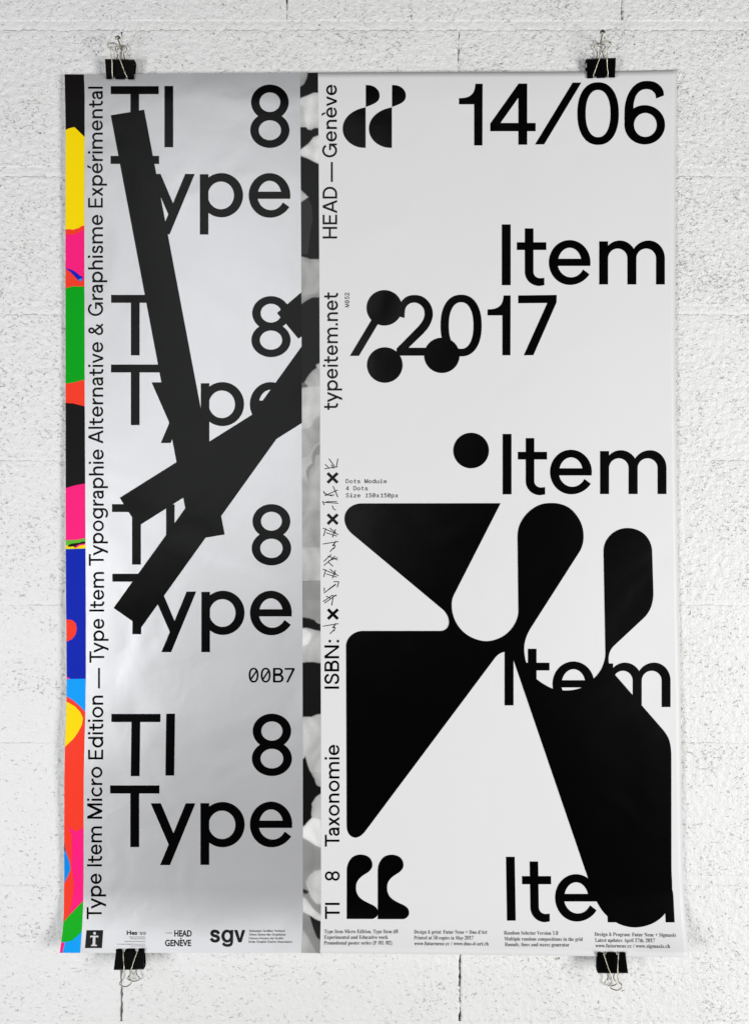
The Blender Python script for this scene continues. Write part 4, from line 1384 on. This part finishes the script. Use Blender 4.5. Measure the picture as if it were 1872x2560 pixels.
hb = 0.0266
clip('black binder clip above the silver panel, its wire loop hung on a bent nail', 302, 200.2, 1, math.radians(-1.0), .0402, .0418, hb, .0070,
     [(643, 1408, .0135), (636, 1300, .0165), (630, 1180, .019), (625, 980, .0235), (610, 780, .027), (590, 680, .029), (540, 620, .030), (508, 570, .031), (535, 512, .032), (610, 490, .033), (690, 495, .033), (765, 535, .032),
      (803, 592, .031), (790, 640, .030), (763, 690, .029), (778, 765, .027), (850, 960, .0235), (920, 1150, .019), (975, 1290, .0165), (1022, 1390, .0135)],
     [(725, 1300, .006), (742, 960, .0045), (765, 820, .004), (755, 730, .004), (712, 640, .004), (745, 585, .004), (870, 560, .0045), (965, 580, .004), (1012, 650, .004), (990, 710, .004), (930, 770, .004), (940, 860, .004), (960, 960, .0045), (985, 1300, .006)],
     (220, 60, 10.325))
clip('black binder clip above the 06 of the date, hung on a nail', 1500.6, 197.0, 1, math.radians(1.9), .0405, .0422, hb - .0005, .0070,
     [(430, 1455, .0135), (470, 1340, .0165), (520, 1200, .019), (575, 1050, .0235), (625, 900, .027), (648, 800, .029), (632, 730, .030), (590, 670, .031), (605, 620, .032), (680, 570, .033), (760, 545, .033), (840, 565, .032),
      (893, 630, .031), (870, 685, .030), (815, 750, .029), (793, 820, .027), (790, 1040, .0235), (795, 1220, .019), (815, 1350, .0165), (806, 1460, .0135)],
     [(475, 1300, .006), (505, 1050, .0045), (535, 880, .004), (515, 790, .004), (455, 720, .004), (470, 660, .004), (570, 615, .0045), (690, 635, .004), (745, 690, .004), (705, 760, .004), (672, 820, .004), (690, 900, .004), (725, 1050, .0045), (750, 1300, .006)],
     (1440, 50, 10.325))
clip('black binder clip at the foot of the silver panel, over the long wall crack', 327.4, 2369.6, -1, math.radians(1.0), .0405, .0425, hb - .0018, .0070,
     [(570, 335, .018), (575, 450, .021), (583, 600, .024), (590, 740, .0275), (590, 900, .029), (570, 1030, .030), (525, 1090, .031), (487, 1140, .032), (500, 1190, .032), (560, 1220, .033), (640, 1225, .033), (710, 1195, .032),
      (765, 1140, .031), (765, 1090, .030), (730, 1030, .029), (735, 940, .0285), (770, 790, .0275), (815, 640, .024), (870, 490, .021), (930, 335, .018)],
     [(690, 600, .012), (712, 745, .009), (738, 860, .0075), (725, 940, .006), (690, 1000, .005), (700, 1050, .005), (760, 1085, .005), (830, 1100, .005), (920, 1075, .005), (965, 1020, .005), (930, 970, .005), (890, 910, .006), (885, 820, .0075), (895, 745, .009), (905, 600, .012)],
     (250, 2340, 9.718))
clip('black binder clip at the foot of the white part, near its curled corner', 1525.8, 2378.4, -1, math.radians(0.2), .0408, .0425, hb - .0018, .0070,
     [(562, 275, .020), (600, 400, .023), (640, 520, .026), (672, 615, .0285), (715, 730, .030), (740, 840, .031), (720, 895, .032), (690, 940, .033), (710, 990, .034), (780, 1025, .035), (850, 1035, .035), (910, 1010, .034),
      (942, 955, .033), (915, 905, .032), (870, 850, .031), (855, 740, .030), (850, 615, .0285), (853, 500, .026), (860, 400, .023), (863, 275, .020)],
     [(615, 500, .013), (632, 620, .010), (650, 740, .008), (635, 810, .006), (590, 860, .005), (600, 905, .005), (660, 940, .005), (730, 945, .005), (800, 925, .005), (828, 880, .005), (800, 840, .005), (768, 780, .006), (778, 700, .008), (795, 620, .010), (800, 500, .013)],
     (1440, 2350, 8.26))

def nail(label, bx, by, hx, hy, ln):
    a = Vector(unproj(bx, by, -0.012))
    b = Vector(unproj(hx, hy, ln))
    root = thing('nail', label, 'nail', Vector(unproj(bx, by, 0)), 'nails holding the top clips')
    d_ = (b - a).normalized()
    o0 = root.location
    vv, ff = tube([a - o0, a + (b - a) * .5 - o0, b - d_ * .0012 - o0], 0.0012, 12)
    me = bpy.data.meshes.new('shank')
    me.from_pydata([tuple(map(float, v)) for v in vv], [], ff)
    link('shank', me, M_NAIL, root)
    rr_ = [.0012, .0035, .0040, .0039, .0030, .0012, .0011, .0002]
    tt = [-.0022, -.0012, -.0006, -.0001, .0002, .0001, -.0003, -.0003]
    vv, ff = tube([b + d_ * t - o0 for t in tt], rr_, 20)
    me = bpy.data.meshes.new('nail_head')
    me.from_pydata([tuple(map(float, v)) for v in vv], [], ff)
    link('nail_head', me, M_NAIL, root)
nail('steel nail above the silver panel, beside a dark open joint', 307.2, 131, 295.2, 95.2, .030)
nail('steel nail above the date, its round head facing out', 1497.2, 123, 1505.6, 80.2, .030)
